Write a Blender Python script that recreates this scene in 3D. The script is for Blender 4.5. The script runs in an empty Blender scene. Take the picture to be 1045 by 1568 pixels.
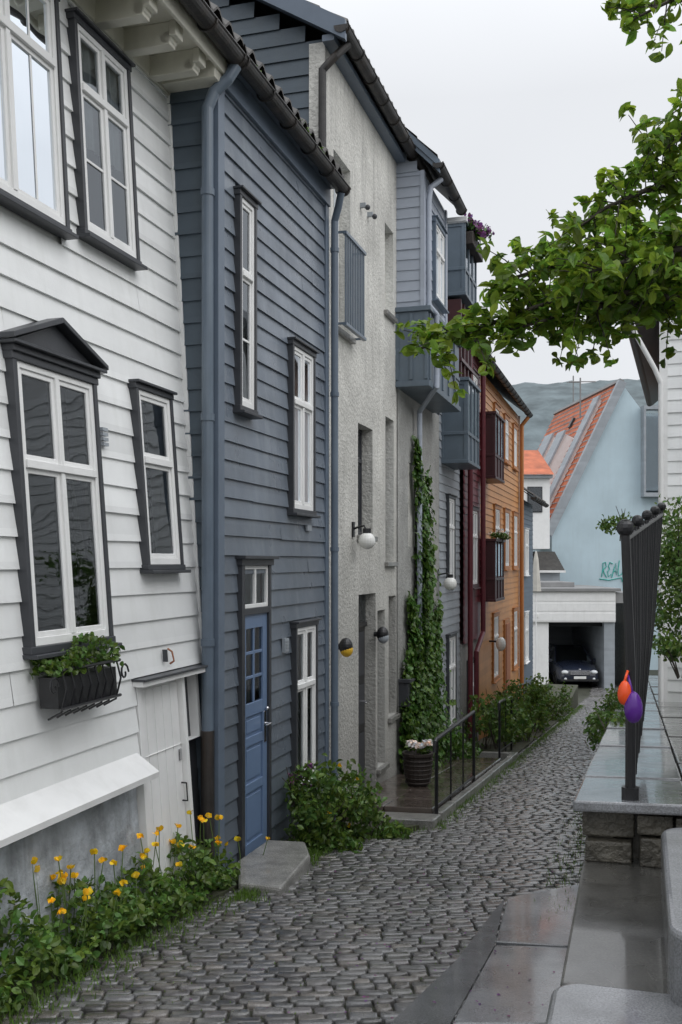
import bpy, math, random, bmesh
import numpy as np
from mathutils import Vector, Matrix
random.seed(7); rng=np.random.default_rng(7)
scene=bpy.context.scene
DX,DY=.2873,.9578
NX,NY=.9578,-.2873
def FM(s,o,z): return (-3.04+s*DX+o*NX, s*DY+o*NY, z)
def AM(s,o,z): return FM(s,o-.385+.058*(3.4-z)+.018*max(0,1.2-z),z)
def SIDE(sc): return lambda t,out,z: FM(sc-out,t,z)
def FR(Yf): return lambda x,o,z:(x,Yf-o,z)
def WM(x,y,z): return (x,y,z)
def gz(Y): return max(-1.6-.095*Y,-5.36)
def gso(s,o): return gz(FM(s,o,0)[1])
# ---------------------------------------------------------------- materials
def mat(name,col,rough=.6,var=.12,nscale=2.5,bump=.15,bscale=70,streak=0,streakcol=(.1,.1,.09),attr=False,board=0,
        metal=0,trans=0,rvar=0,low=None,spec=.5,coat=0,bdist=.01,grain=0,gscale=120):
    m=bpy.data.materials.new(name); m.use_nodes=True; nt=m.node_tree; nd=nt.nodes; lk=nt.links
    b=nd["Principled BSDF"]; out=nd["Material Output"]
    b.inputs['Roughness'].default_value=rough; b.inputs['Metallic'].default_value=metal
    b.inputs['Specular IOR Level'].default_value=spec
    if coat: b.inputs['Coat Weight'].default_value=coat; b.inputs['Coat Roughness'].default_value=.08
    geo=nd.new('ShaderNodeNewGeometry')
    def noise(scale,det=2,vec=None,rg=.6):
        n=nd.new('ShaderNodeTexNoise'); n.inputs['Scale'].default_value=scale; n.inputs['Detail'].default_value=det
        n.inputs['Roughness'].default_value=rg
        lk.new(vec or geo.outputs['Position'],n.inputs['Vector']); return n
    def ramp(src,a,bb,lo,hi):
        r=nd.new('ShaderNodeMapRange'); r.inputs[1].default_value=a; r.inputs[2].default_value=bb
        r.inputs[3].default_value=lo; r.inputs[4].default_value=hi; lk.new(src,r.inputs[0]); return r.outputs[0]
    def mul(c,f):
        v=nd.new('ShaderNodeVectorMath'); v.operation='SCALE'; lk.new(c,v.inputs[0]); lk.new(f,v.inputs['Scale']); return v.outputs[0]
    rgb=nd.new('ShaderNodeRGB'); rgb.outputs[0].default_value=(*col,1); c=rgb.outputs[0]
    if attr:
        a=nd.new('ShaderNodeAttribute'); a.attribute_name='Col'
        mx=nd.new('ShaderNodeVectorMath'); mx.operation='MULTIPLY'; lk.new(c,mx.inputs[0]); lk.new(a.outputs['Color'],mx.inputs[1]); c=mx.outputs[0]
    if not trans:
        n1=noise(nscale,4); c=mul(c,ramp(n1.outputs[0],.3,.7,1-var,1+var))
    if grain:
        ng=noise(gscale,1); c=mul(c,ramp(ng.outputs[0],.32,.68,1-grain,1+grain))
    if board:
        sp=nd.new('ShaderNodeSeparateXYZ'); lk.new(geo.outputs['Position'],sp.inputs[0])
        d=nd.new('ShaderNodeMath'); d.operation='DIVIDE'; lk.new(sp.outputs[2],d.inputs[0]); d.inputs[1].default_value=board
        f=nd.new('ShaderNodeMath'); f.operation='FLOOR'; lk.new(d.outputs[0],f.inputs[0])
        w=nd.new('ShaderNodeTexWhiteNoise'); w.noise_dimensions='1D'; lk.new(f.outputs[0],w.inputs['W'])
        c=mul(c,ramp(w.outputs[0],0,1,.92,1.07))
    if streak:
        mp=nd.new('ShaderNodeMapping'); mp.inputs['Scale'].default_value=(1,1,.12); lk.new(geo.outputs['Position'],mp.inputs['Vector'])
        n2=noise(7,3,mp.outputs[0],.65)
        mx=nd.new('ShaderNodeMix'); mx.data_type='RGBA'; lk.new(ramp(n2.outputs[0],.5,.78,0,streak),mx.inputs[0])
        lk.new(c,mx.inputs[6]); mx.inputs[7].default_value=(*streakcol,1); c=mx.outputs[2]
    if low: # damp/dirty band: (zlow,zhigh,strength,color)
        sp=nd.new('ShaderNodeSeparateXYZ'); lk.new(geo.outputs['Position'],sp.inputs[0])
        n3=noise(1.7,4)
        ad=nd.new('ShaderNodeMath'); ad.operation='ADD'; lk.new(sp.outputs[2],ad.inputs[0]); lk.new(ramp(n3.outputs[0],0,1,-1,1),ad.inputs[1])
        mx=nd.new('ShaderNodeMix'); mx.data_type='RGBA'; lk.new(ramp(ad.outputs[0],low[0],low[1],low[2],0),mx.inputs[0])
        lk.new(c,mx.inputs[6]); mx.inputs[7].default_value=(*low[3],1); c=mx.outputs[2]
    lk.new(c,b.inputs['Base Color'])
    if rvar:
        n5=noise(3.1,2); lk.new(ramp(n5.outputs[0],.35,.65,max(rough-rvar,.03),rough+rvar),b.inputs['Roughness'])
    if bump:
        n4=noise(bscale,3); bp=nd.new('ShaderNodeBump'); bp.inputs['Strength'].default_value=bump; bp.inputs['Distance'].default_value=bdist
        lk.new(n4.outputs[0],bp.inputs['Height']); lk.new(bp.outputs[0],b.inputs['Normal'])
    if trans:
        t=nd.new('ShaderNodeBsdfTranslucent'); v=nd.new('ShaderNodeVectorMath'); v.operation='SCALE'; lk.new(c,v.inputs[0]); v.inputs['Scale'].default_value=1.5; lk.new(v.outputs[0],t.inputs[0])
        ms=nd.new('ShaderNodeMixShader'); ms.inputs[0].default_value=trans
        lk.new(b.outputs[0],ms.inputs[1]); lk.new(t.outputs[0],ms.inputs[2]); lk.new(ms.outputs[0],out.inputs[0])
    return m
def glassmat(name,ior=1.9,tint=(.75,.8,.82)):
    m=bpy.data.materials.new(name); m.use_nodes=True; nt=m.node_tree; nd=nt.nodes; lk=nt.links
    nd.remove(nd["Principled BSDF"]); out=nd["Material Output"]
    g=nd.new('ShaderNodeBsdfGlossy'); g.inputs['Roughness'].default_value=.015; g.inputs[0].default_value=(.9,.95,1,1)
    t=nd.new('ShaderNodeBsdfTransparent'); t.inputs[0].default_value=(*tint,1)
    f=nd.new('ShaderNodeFresnel'); f.inputs[0].default_value=ior
    geo=nd.new('ShaderNodeNewGeometry'); n=nd.new('ShaderNodeTexNoise'); n.inputs['Scale'].default_value=3; n.inputs['Detail'].default_value=1
    lk.new(geo.outputs['Position'],n.inputs['Vector'])
    bp=nd.new('ShaderNodeBump'); bp.inputs['Strength'].default_value=.12; bp.inputs['Distance'].default_value=.03
    lk.new(n.outputs[0],bp.inputs['Height']); lk.new(bp.outputs[0],g.inputs['Normal'])
    ms=nd.new('ShaderNodeMixShader'); lk.new(f.outputs[0],ms.inputs[0]); lk.new(t.outputs[0],ms.inputs[1]); lk.new(g.outputs[0],ms.inputs[2])
    lk.new(ms.outputs[0],out.inputs[0]); return m
M={}
M['white']=mat('white_paint_boards',(.86,.87,.865),.45,.05,3,.12,90,.25,(.6,.61,.57),board=.17,low=(-1.9,-.2,.3,(.57,.59,.55)))
M['whitew']=mat('white_trim_paint',(.84,.84,.83),.4,.04,5,.05,60,.18,(.5,.5,.46))
M['cream']=mat('cream_trim_paint',(.68,.66,.57),.5,.08,4,.08,60,.3,(.42,.4,.34))
M['blue']=mat('slate_blue_boards',(.16,.188,.228),.34,.16,2,.15,80,.5,(.3,.335,.37),board=.14,low=(-1.6,1.3,.5,(.08,.097,.115)),rvar=.08)
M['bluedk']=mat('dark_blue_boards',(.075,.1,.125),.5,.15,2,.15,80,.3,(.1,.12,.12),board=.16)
M['bluetrim']=mat('blue_trim_paint',(.13,.165,.215),.4,.08,4,.05,60)
M['pipeblue']=mat('blue_pipe_paint',(.12,.155,.2),.35,.1,4,.05,60,.3,(.25,.3,.34))
M['darktrim']=mat('charcoal_trim_paint',(.045,.048,.055),.4,.15,5,.08,60)
M['doorblue']=mat('door_blue_paint',(.15,.22,.35),.35,.06,4,.04,50,.15,(.1,.15,.25))
M['stucco']=mat('cream_rough_stucco',(.62,.61,.57),.9,.2,1.6,.9,26,.65,(.35,.345,.325),low=(-2.6,1.4,.85,(.3,.295,.275)),bdist=.022,grain=.08,gscale=45)
M['greystucco']=mat('grey_rough_stucco',(.36,.36,.345),.9,.18,2.5,.9,26,.5,(.2,.2,.19),low=(-2.6,0,.6,(.17,.17,.155)),bdist=.02,grain=.08,gscale=45)
M['plaster']=mat('weathered_foundation_plaster',(.42,.45,.48),.75,.4,5,.7,22,.8,(.16,.17,.17),bdist=.02)
M['lav']=mat('grey_lavender_boards',(.4,.44,.51),.45,.07,2,.1,80,.2,(.3,.33,.36),board=.13)
M['greyblue']=mat('grey_blue_boards',(.13,.17,.22),.45,.12,2,.1,80,.2,(.2,.23,.25),board=.13)
M['greybp']=mat('grey_blue_panel_paint',(.115,.15,.185),.45,.12,3,.06,80,.25,(.2,.23,.25))
M['greyl']=mat('light_grey_boards',(.33,.36,.39),.5,.1,2,.1,80,.2,(.2,.22,.22),board=.13)
M['red']=mat('dark_red_boards',(.12,.02,.028),.4,.15,2,.1,80,board=.13)
M['redbr']=mat('oxblood_bay_paint',(.06,.018,.02),.4,.15,2,.06,80)
M['orange']=mat('ochre_orange_boards',(.54,.25,.08),.45,.1,2,.1,80,.25,(.4,.17,.06),board=.13)
M['oranget']=mat('orange_trim',(.42,.17,.05),.45,.1,2,.05,80)
M['hblue']=mat('faded_navy_boards',(.09,.12,.16),.5,.1,2,.1,80,board=.13)
M['lblue']=mat('pale_blue_render',(.5,.62,.68),.8,.08,.6,.2,10,.35,(.42,.51,.55))
M['black']=mat('black_painted_iron',(.012,.012,.014),.35,.3,9,.15,90,spec=.6)
M['gutter']=mat('rusty_black_gutter',(.03,.028,.027),.5,.4,9,.3,60,.5,(.11,.08,.06))
M['slate']=mat('dark_pantile',(.06,.055,.05),.6,.35,5,.4,40)
M['orangetile']=mat('orange_clay_tile',(.45,.125,.055),.7,.35,1.5,.3,20)
M['grroof']=mat('grey_roof_felt',(.25,.25,.25),.7,.15,2,.2,20)
M['dark']=mat('dark_interior',(.015,.017,.018),.9,.2,3,0)
M['curtain']=mat('white_net_curtain',(.62,.63,.62),.9,.08,14,0)
M['glass']=glassmat('window_glass')
M['glassup']=glassmat('old_window_glass',2.3)
M['opal']=mat('opal_lamp_globe',(.8,.8,.77),.2,.03,4,0)
M['yellow']=mat('yellow_paint',(.75,.45,.04),.4,.05,4,0)
M['stone']=mat('granite_stone',(.24,.235,.22),.4,.3,6,.5,60,.2,(.12,.12,.09),rvar=.12,coat=.5,grain=.35,gscale=150)
M['slab']=mat('wet_slate_slab',(.185,.19,.2),.3,.4,2.2,.3,50,.35,(.09,.09,.08),rvar=.11,coat=.7,grain=.3,gscale=150,bdist=.006)
M['slabdk']=mat('wet_dark_concrete',(.07,.068,.062),.3,.45,2.6,.15,60,coat=.8,rvar=.1,grain=.3,gscale=120,bdist=.004)
M['slabbr']=mat('wet_brown_paving',(.1,.078,.065),.25,.25,3,.15,50,rvar=.09,coat=.8)
M['asphalt']=mat('wet_asphalt',(.085,.087,.092),.35,.25,5,.5,160,rvar=.12,coat=.5,grain=.5,gscale=170)
M['cobble']=mat('wet_granite_setts',(.115,.113,.112),.32,.28,9,.5,90,attr=True,rvar=.12,bdist=.006,coat=.85,grain=.25,gscale=170)
M['soil']=mat('mossy_joint_soil',(.04,.043,.022),.8,.45,4,.6,40)
M['wallstone']=mat('rubble_wall_stone',(.085,.077,.06),.5,.5,7,.9,28,.3,(.035,.042,.025),bdist=.03,coat=.3)
M['leaf']=mat('leaf_green',(.09,.16,.03),.4,.2,3,0,attr=True,trans=.3)
M['leaftree']=mat('tree_leaf_green',(.155,.25,.03),.42,.2,3,0,attr=True,trans=.45)
M['leafivy']=mat('ivy_leaf_green',(.07,.145,.025),.38,.2,3,0,attr=True,trans=.25)
M['bark']=mat('bark',(.06,.05,.04),.85,.3,20,.6,50)
M['poppy']=mat('yellow_poppy_petal',(.88,.58,.02),.5,.15,20,0,trans=.3,attr=True)
M['petal']=mat('pale_petal',(.8,.74,.7),.5,.1,20,0,trans=.3,attr=True)
M['petunia']=mat('purple_petal',(.16,.05,.17),.5,.2,20,0,trans=.2,attr=True)
M['stem']=mat('stem_green',(.1,.16,.04),.5)
M['terra']=mat('terracotta',(.35,.14,.07),.7)
M['carpaint']=mat('dark_car_paint',(.02,.026,.045),.2,.05,3,0,coat=1)
M['rubber']=mat('tyre_rubber',(.02,.02,.02),.8)
M['chrome']=mat('chrome_trim',(.6,.6,.62),.15,.05,3,0,metal=1)
M['plate']=mat('number_plate',(.8,.8,.78),.4)
M['headlamp']=mat('headlamp_lens',(.75,.78,.8),.08,.1,30,0,spec=.8)
M['rubr']=mat('orange_red_rubber',(.85,.09,.015),.25,.05,3,0)
M['rubp']=mat('purple_rubber',(.1,.02,.25),.25,.05,3,0)
M['teal']=mat('teal_spray_paint',(.03,.42,.35),.5)
M['basket']=mat('dark_wicker',(.03,.022,.018),.6,.3,30,.6,60)
M['canvas']=mat('parasol_canvas',(.55,.53,.48),.8)
# ---------------------------------------------------------------- mesh builder
class MB:
    def __init__(s,fm=FM): s.v=[];s.f=[];s.m=[];s.mats=[];s.fm=fm
    def mi(s,mt):
        mt=M[mt]
        if mt not in s.mats: s.mats.append(mt)
        return s.mats.index(mt)
    def poly(s,pts,mt,raw=False):
        b=len(s.v)
        for p in pts: s.v.append(p if raw else s.fm(*p))
        s.f.append(list(range(b,b+len(pts)))); s.m.append(s.mi(mt))
    def box(s,s0,s1,o0,o1,z0,z1,mt):
        b=len(s.v)
        for z in (z0,z1):
            for (a,o) in ((s0,o0),(s1,o0),(s1,o1),(s0,o1)): s.v.append(s.fm(a,o,z))
        k=s.mi(mt)
        for q in ((0,3,2,1),(4,5,6,7),(0,1,5,4),(1,2,6,5),(2,3,7,6),(3,0,4,7)):
            s.f.append([b+i for i in q]); s.m.append(k)
    def prism(s,poly,o0,o1,mt):
        n=len(poly); b=len(s.v)
        for o in (o0,o1):
            for (a,z) in poly: s.v.append(s.fm(a,o,z))
        k=s.mi(mt)
        s.f.append([b+i for i in range(n)]); s.m.append(k)
        s.f.append([b+n+i for i in range(n)][::-1]); s.m.append(k)
        for i in range(n):
            j=(i+1)%n; s.f.append([b+i,b+j,b+n+j,b+n+i]); s.m.append(k)
    def plan(s,poly,z0,z1,mt):
        n=len(poly); b=len(s.v); k=s.mi(mt)
        for zz in (z0,z1):
            for (a,o) in poly:
                s.v.append(s.fm(a,o,zz(a,o) if callable(zz) else zz))
        s.f.append([b+i for i in range(n)]); s.m.append(k)
        s.f.append([b+n+i for i in range(n)]); s.m.append(k)
        for i in range(n):
            j=(i+1)%n; s.f.append([b+i,b+j,b+n+j,b+n+i]); s.m.append(k)
    def tube(s,pts,r,mt,seg=8,raw=False,r1=None):
        P=[Vector(p if raw else s.fm(*p)) for p in pts]; k=s.mi(mt); n=len(P); b=len(s.v)
        t=(P[1]-P[0]).normalized(); u=t.orthogonal().normalized()
        for i,p in enumerate(P):
            if 0<i<n-1: t=((P[i+1]-p).normalized()+(p-P[i-1]).normalized())
            elif i==n-1: t=p-P[i-1]
            if t.length<1e-6: t=Vector((0,0,1))
            t.normalize(); u=(u-t*u.dot(t)); u=u.normalized() if u.length>1e-6 else t.orthogonal().normalized()
            w=t.cross(u); rr=r if r1 is None else r+(r1-r)*i/(n-1)
            for j in range(seg):
                a=2*math.pi*j/seg; q=p+(u*math.cos(a)+w*math.sin(a))*rr; s.v.append(tuple(q))
        for i in range(n-1):
            for j in range(seg):
                j2=(j+1)%seg
                s.f.append([b+i*seg+j,b+i*seg+j2,b+(i+1)*seg+j2,b+(i+1)*seg+j]); s.m.append(k)
        s.f.append([b+j for j in range(seg)][::-1]); s.m.append(k)
        s.f.append([b+(n-1)*seg+j for j in range(seg)]); s.m.append(k)
    def ball(s,c,r,mt,seg=12,rings=8,raw=False,prof=None):
        C=Vector(c if raw else s.fm(*c)); k=s.mi(mt); b=len(s.v)
        rx,rz=(r if isinstance(r,tuple) else (r,r))
        for i in range(rings+1):
            ph=math.pi*i/rings
            for j in range(seg):
                a=2*math.pi*j/seg; q=rx*math.sin(ph)*(prof(i/rings) if prof else 1)
                s.v.append((C.x+q*math.cos(a),C.y+q*math.sin(a),C.z+rz*math.cos(ph)))
        for i in range(rings):
            for j in range(seg):
                j2=(j+1)%seg
                s.f.append([b+i*seg+j,b+i*seg+j2,b+(i+1)*seg+j2,b+(i+1)*seg+j]); s.m.append(k)
    def build(s,name,parent=None,bevel=0,smooth=False,cols=None,bseg=1):
        me=bpy.data.meshes.new(name); V=np.array(s.v,dtype=float); c=(V.min(0)+V.max(0))/2
        me.from_pydata((V-c).tolist(),[],s.f)
        for mt in s.mats: me.materials.append(mt)
        me.polygons.foreach_set('material_index',s.m)
        bm=bmesh.new(); bm.from_mesh(me)
        if smooth: bmesh.ops.remove_doubles(bm,verts=bm.verts,dist=1e-5)
        bmesh.ops.recalc_face_normals(bm,faces=bm.faces); bm.to_mesh(me); bm.free()
        if smooth:
            me.polygons.foreach_set('use_smooth',[True]*len(me.polygons))
        me.update()
        ob=bpy.data.objects.new(name,me); scene.collection.objects.link(ob); ob.location=c
        if parent: ob.parent=parent; ob.matrix_parent_inverse=Matrix.Translation(-Vector(parent.location))
        if bevel:
            bv=ob.modifiers.new('bevel','BEVEL'); bv.width=bevel; bv.segments=bseg; bv.limit_method='ANGLE'; bv.angle_limit=math.radians(40)
        return ob
def empty(name,loc):
    e=bpy.data.objects.new(name,None); e.location=loc; e.empty_display_size=.3; scene.collection.objects.link(e); return e
# ---------------------------------------------------------------- architecture helpers
def clap(mb,s0,s1,z0,z1,o,pitch,mt,depth=.02,lim=None):
    z=z0; i=0
    while z<z1-1e-4:
        zt=min(z+pitch,z1); a,b=s0,s1
        if lim: a,b=lim(z+pitch*.5)
        if b-a>.02:
            cuts=[a]; x=a+random.uniform(.6,3.2)
            while x<b-.4: cuts.append(x); x+=random.uniform(2,3.6)
            cuts.append(b)
            for p,q in zip(cuts[:-1],cuts[1:]):
                dd=depth+random.uniform(-.003,.003); dz=random.uniform(-.004,.004); dz2=random.uniform(-.004,.004)
                p2=p+.0015; q2=q-.0015
                mb.poly([(p2,o+dd,z+dz),(q2,o+dd,z+dz2),(q2,o+.003,zt+.004),(p2,o+.003,zt+.004)],mt)
                mb.poly([(p2,o+dd,z+dz),(p2,o-.002,z+.001),(q2,o-.002,z+.001),(q2,o+dd,z+dz2)],mt)
        z+=pitch; i+=1
def window(parent,fm,name,s0,s1,z0,z1,o,trim='darktrim',sash='whitew',tw=.06,mull=1,transom=.35,bars=0,vbars=0,curtain='sides',
           head=True,sill=True,proud=.04,glass='glass',ring=.035):
    mb=MB(fm)
    if trim:
        mb.box(s0-tw,s0,o-.02,o+proud,z0-tw,z1+tw,trim); mb.box(s1,s1+tw,o-.02,o+proud,z0-tw,z1+tw,trim)
        mb.box(s0-tw-.012,s1+tw+.012,o-.02,o+proud+.004,z1,z1+tw+.006,trim)
        mb.box(s0-tw-.012,s1+tw+.012,o-.02,o+proud+.004,z0-tw-.004,z0,trim)
        if head: mb.box(s0-tw-.02,s1+tw+.02,o-.02,o+proud+.03,z1+tw+.006,z1+tw+.024,trim)
        if sill: mb.box(s0-tw-.02,s1+tw+.02,o-.02,o+proud+.04,z0-tw-.026,z0-tw-.004,trim)
    r=ring; p=o+proud-.012
    for q in ((s0,s0+r,z0,z1),(s1-r,s1,z0,z1),(s0+r,s1-r,z1-r,z1),(s0+r,s1-r,z0,z0+r*1.3)):
        mb.box(q[0],q[1],o-.01,p,q[2],q[3],sash)
    zt=z1-(z1-z0)*transom if transom else None
    rows=[(z0+r*1.3,(zt-.022) if zt else z1-r)]
    if zt:
        rows.append((zt+.022,z1-r)); mb.box(s0+r,s1-r,o-.01,p+.012,zt-.022,zt+.022,sash)
    n=mull+1; w=(s1-s0-2*r-mull*.035)/n
    for (za,zb) in rows:
        for i in range(n):
            a=s0+r+i*(w+.035); b=a+w
            if i<n-1: mb.box(b,b+.035,o-.01,p+.004,za,zb,sash)
            f=.028; pf=p-.01
            for q in ((a,a+f,za,zb),(b-f,b,za,zb),(a+f,b-f,zb-f,zb),(a+f,b-f,za,za+f)):
                mb.box(q[0],q[1],o-.008,pf,q[2],q[3],sash)
            nb=bars if (zb-za)>(z1-z0)*.5 else 0
            for k in range(nb):
                zz=za+(zb-za)*(k+1)/(nb+1); mb.box(a+f,b-f,o+.008,pf-.004,zz-.01,zz+.01,sash)
            for k in range(vbars):
                ss=a+(b-a)*(k+1)/(vbars+1); mb.box(ss-.009,ss+.009,o+.008,pf-.006,za+f,zb-f,sash)
    g=o+.006
    mb.poly([(s0+r,g,z0+r),(s1-r,g,z0+r),(s1-r,g,z1-r),(s0+r,g,z1-r)],glass)
    d=o-.16
    mb.poly([(s0,d,z0),(s1,d,z0),(s1,d,z1),(s0,d,z1)],'dark')
    for q in (((s0,d,z0),(s0,o,z0),(s0,o,z1),(s0,d,z1)),((s1,d,z0),(s1,o,z0),(s1,o,z1),(s1,d,z1)),((s0,d,z1),(s1,d,z1),(s1,o,z1),(s0,o,z1)),((s0,d,z0),(s1,d,z0),(s1,o,z0),(s0,o,z0))):
        mb.poly(list(q),'dark')
    def drape(a,b,za,zb):
        k=max(4,int((b-a)/.025)); pts=[(a+(b-a)*i/k,o-.03+.012*math.sin(i*1.9)) for i in range(k+1)]
        for (p1,p2) in zip(pts[:-1],pts[1:]):
            mb.poly([(p1[0],p1[1],za),(p2[0],p2[1],za),(p2[0],p2[1],zb),(p1[0],p1[1],zb)],'curtain')
    W=s1-s0
    if curtain=='sides': drape(s0+.03,s0+W*.3,z0,z1); drape(s1-W*.28,s1-.03,z0,z1)
    elif curtain=='full': drape(s0+.03,s1-.03,z0,z1)
    elif curtain=='half': drape(s0+.03,s1-.03,z0+(z1-z0)*.45,z1)
    elif curtain=='low': drape(s0+.03,s1-.03,z0,z0+(z1-z0)*.5)
    return mb.build(name,parent,bevel=.003)
def holewall(mb,s0,s1,z0,z1,o,holes,mt,depth=.16,lim=None):
    S=sorted({s0,s1,*[h[0] for h in holes],*[h[1] for h in holes]}); Z=sorted({z0,z1,*[h[2] for h in holes],*[h[3] for h in holes]})
    for a,b in zip(S[:-1],S[1:]):
        for c,d in zip(Z[:-1],Z[1:]):
            m=((a+b)/2,(c+d)/2)
            if any(h[0]<m[0]<h[1] and h[2]<m[1]<h[3] for h in holes): continue
            mb.poly([(a,o,c),(b,o,c),(b,o,d),(a,o,d)],mt)
    for h in holes:
        a,b,c,d=h[:4]; e=o-depth
        mb.poly([(a,o,c),(a,e,c),(a,e,d),(a,o,d)],mt); mb.poly([(b,o,c),(b,e,c),(b,e,d),(b,o,d)],mt)
        mb.poly([(a,o,c),(b,o,c),(b,e,c),(a,e,c)],mt); mb.poly([(a,o,d),(b,o,d),(b,e,d),(a,e,d)],mt)
def roof(parent,fm,s0,s1,oe,ze,pitch,depth,mt='slate',back=True,amp=.028,wave=.2,name='pantile_roof'):
    t=math.tan(math.radians(pitch)); n=int((s1-s0)/wave*6); rows=int(depth/math.cos(math.radians(pitch))/.33)
    v=[];f=[]
    for r in range(rows+1):
        for lift in ((0,1) if r<rows else (0,)):
            q=depth*r/rows
            for i in range(n+1):
                a=s0+(s1-s0)*i/n; w=amp*math.sin(2*math.pi*a/wave)
                v.append(fm(a,oe-q,ze+q*t+w+.02*lift+.02))
    m=n+1; L=len(v)//m
    for r in range(L-1):
        for i in range(n): f.append([r*m+i,r*m+i+1,(r+1)*m+i+1,(r+1)*m+i])
    mb=MB(fm); mb.v=v; mb.f=f; mb.m=[mb.mi(mt)]*len(f)
    if back:
        zr=ze+depth*t
        mb.poly([(s0,oe-depth,zr+.03),(s1,oe-depth,zr+.03),(s1,oe-2*depth,ze),(s0,oe-2*depth,ze)],mt)
    mb.poly([(s0,oe-.02,ze-.04),(s1,oe-.02,ze-.04),(s1,oe-depth,ze+depth*t-.04),(s0,oe-depth,ze+depth*t-.04)],'gutter')
    return mb.build(name,parent)
def gutter(parent,fm,s0,s1,o,z,r=.065,mt='gutter',name='rain_gutter'):
    mb=MB(fm); k=10; n=max(2,int((s1-s0)/.5)); b=0; ok=mb.mi(mt)
    for i in range(n+1):
        a=s0+(s1-s0)*i/n; sag=random.uniform(-.006,.006)
        for rr in (r,r-.008):
            for j in range(k+1):
                th=math.pi+math.pi*j/k; mb.v.append(fm(a,o+rr*math.cos(th),z+sag+rr*math.sin(th)))
    st=2*(k+1)
    for i in range(n):
        for h in (0,1):
            for j in range(k):
                q=i*st+h*(k+1)+j; mb.f.append([q,q+1,q+1+st,q+st]); mb.m.append(ok)
    for i in (0,n):
        q=i*st; mb.f.append([q+j for j in range(k+1)]); mb.m.append(ok)
    for i in range(n+1):
        a=s0+.05+(s1-s0-.1)*i/n; mb.tube([(a,o+(r+.008)*math.cos(math.pi*(1+j/8)),z+(r+.008)*math.sin(math.pi*(1+j/8))) for j in range(9)],.008,mt,5)
    mb.tube([(s0,o+r,z+.002),(s1,o+r,z+.002)],.009,mt,6)
    return mb.build(name,parent)
def pipe(parent,fm,pts,r,mt,name='downpipe'):
    mb=MB(fm); mb.tube(pts,r,mt,14)
    return mb.build(name,parent)
def core(parent,fm,s0,s1,o0,o1,z0,z1,mt,pitch=None,name='house_shell'):
    mb=MB(fm)
    if pitch:
        mid=(o0+o1)/2; zr=z1+(o1-mid)*math.tan(math.radians(pitch))
        for a in (s0,s1): mb.poly([(a,o0,z0),(a,o1,z0),(a,o1,z1),(a,mid,zr),(a,o0,z1)],mt)
        mb.poly([(s0,o1,z0),(s1,o1,z0),(s1,o1,z1),(s0,o1,z1)],mt); mb.poly([(s0,o0,z0),(s1,o0,z0),(s1,o0,z1),(s0,o0,z1)],mt)
    else: mb.box(s0,s1,o0,o1,z0,z1,mt)
    return mb.build(name,parent)
# ================================================================ A white clapboard house
A=empty('white_clapboard_house',FM(5,-2.5,-1.3))
mb=MB(AM)
wA=[(5.34,6.1,-.44,1.05),(6.66,7.12,-.02,1.12),(4.95,5.9,1.92,3.25),(6.13,6.75,1.98,3.24)]
def clap_holes(mb,s0,s1,z0,z1,o,pitch,mt,holes,depth=.02):
    z=z0
    while z<z1-1e-4:
        segs=[(s0,s1)]
        for h in holes:
            if h[2]<z+pitch*.8 and h[3]>z+pitch*.2:
                ns=[]
                for a,b in segs:
                    if h[1]<=a or h[0]>=b: ns.append((a,b)); continue
                    if h[0]>a: ns.append((a,h[0]))
                    if h[1]<b: ns.append((h[1],b))
                segs=ns
        for a,b in segs:
            if b-a>.01: clap(mb,a,b,z,min(z+pitch,z1),o,pitch,mt,depth)
        z+=pitch
clap_holes(mb,1.5,7.43,-.72,3.52,0,.17,'white',wA)
clap_holes(mb,1.5,6.44,-1.23,-.72,0,.17,'white',[])
mb.build('front_clapboards',A)
mb=MB(AM); holewall(mb,1.5,7.4,-1.24,3.52,-.01,wA+[(6.5,7.36,-1.24,-.8)],'whitew',.18); mb.build('wall_sheathing',A)
mb=MB(AM); mb.box(7.43,7.452,-.3,.03,-.72,3.5,'whitew'); mb.build('corner_board',A,bevel=.003)
mb=MB(AM)
mb.poly([(1.5,.0,-1.17),(6.4,.0,-1.17),(6.42,.15,-1.29),(1.5,.15,-1.29)],'whitew')
mb.poly([(1.5,.15,-1.29),(6.42,.15,-1.29),(6.42,.145,-1.325),(1.5,.145,-1.325)],'whitew')
mb.poly([(1.5,.145,-1.325),(6.42,.145,-1.325),(6.4,.0,-1.28),(1.5,.0,-1.28)],'whitew')
mb.poly([(6.4,.0,-1.17),(6.42,.15,-1.29),(6.42,.145,-1.325),(6.4,.0,-1.28)],'whitew')
mb.build('drip_skirt_board',A)
mb=MB(AM); mb.box(1.5,6.44,-.25,-.03,-3,-1.25,'plaster'); mb.build('foundation_plaster',A)
window(A,AM,'casement_window_large',*wA[0],.024,tw=.035,mull=1,transom=.36,curtain=None,head=False)
window(A,AM,'casement_window_small',*wA[1],.024,tw=.03,mull=0,transom=.4,curtain=None)
window(A,AM,'upper_window_large',*wA[2],.024,tw=.03,mull=1,transom=.3,bars=0,vbars=1,curtain='half')
window(A,AM,'upper_window_small',*wA[3],.024,tw=.03,mull=1,transom=.3,curtain='half',bars=1,glass='glassup')
mb=MB(AM); c0,c1,zz=5.29,6.15,1.09
mb.prism([(c0,zz),(c1,zz),(c1,zz+.035),(c0,zz+.035)],0,.085,'darktrim')
mb.prism([(c0-.03,zz+.035),(c1+.03,zz+.035),(c1+.03,zz+.055),(c0-.03,zz+.055)],0,.115,'darktrim')
mid=(c0+c1)/2
mb.prism([(c0,zz+.055),(c1,zz+.055),(mid,zz+.225)],0,.06,'darktrim')
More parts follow.
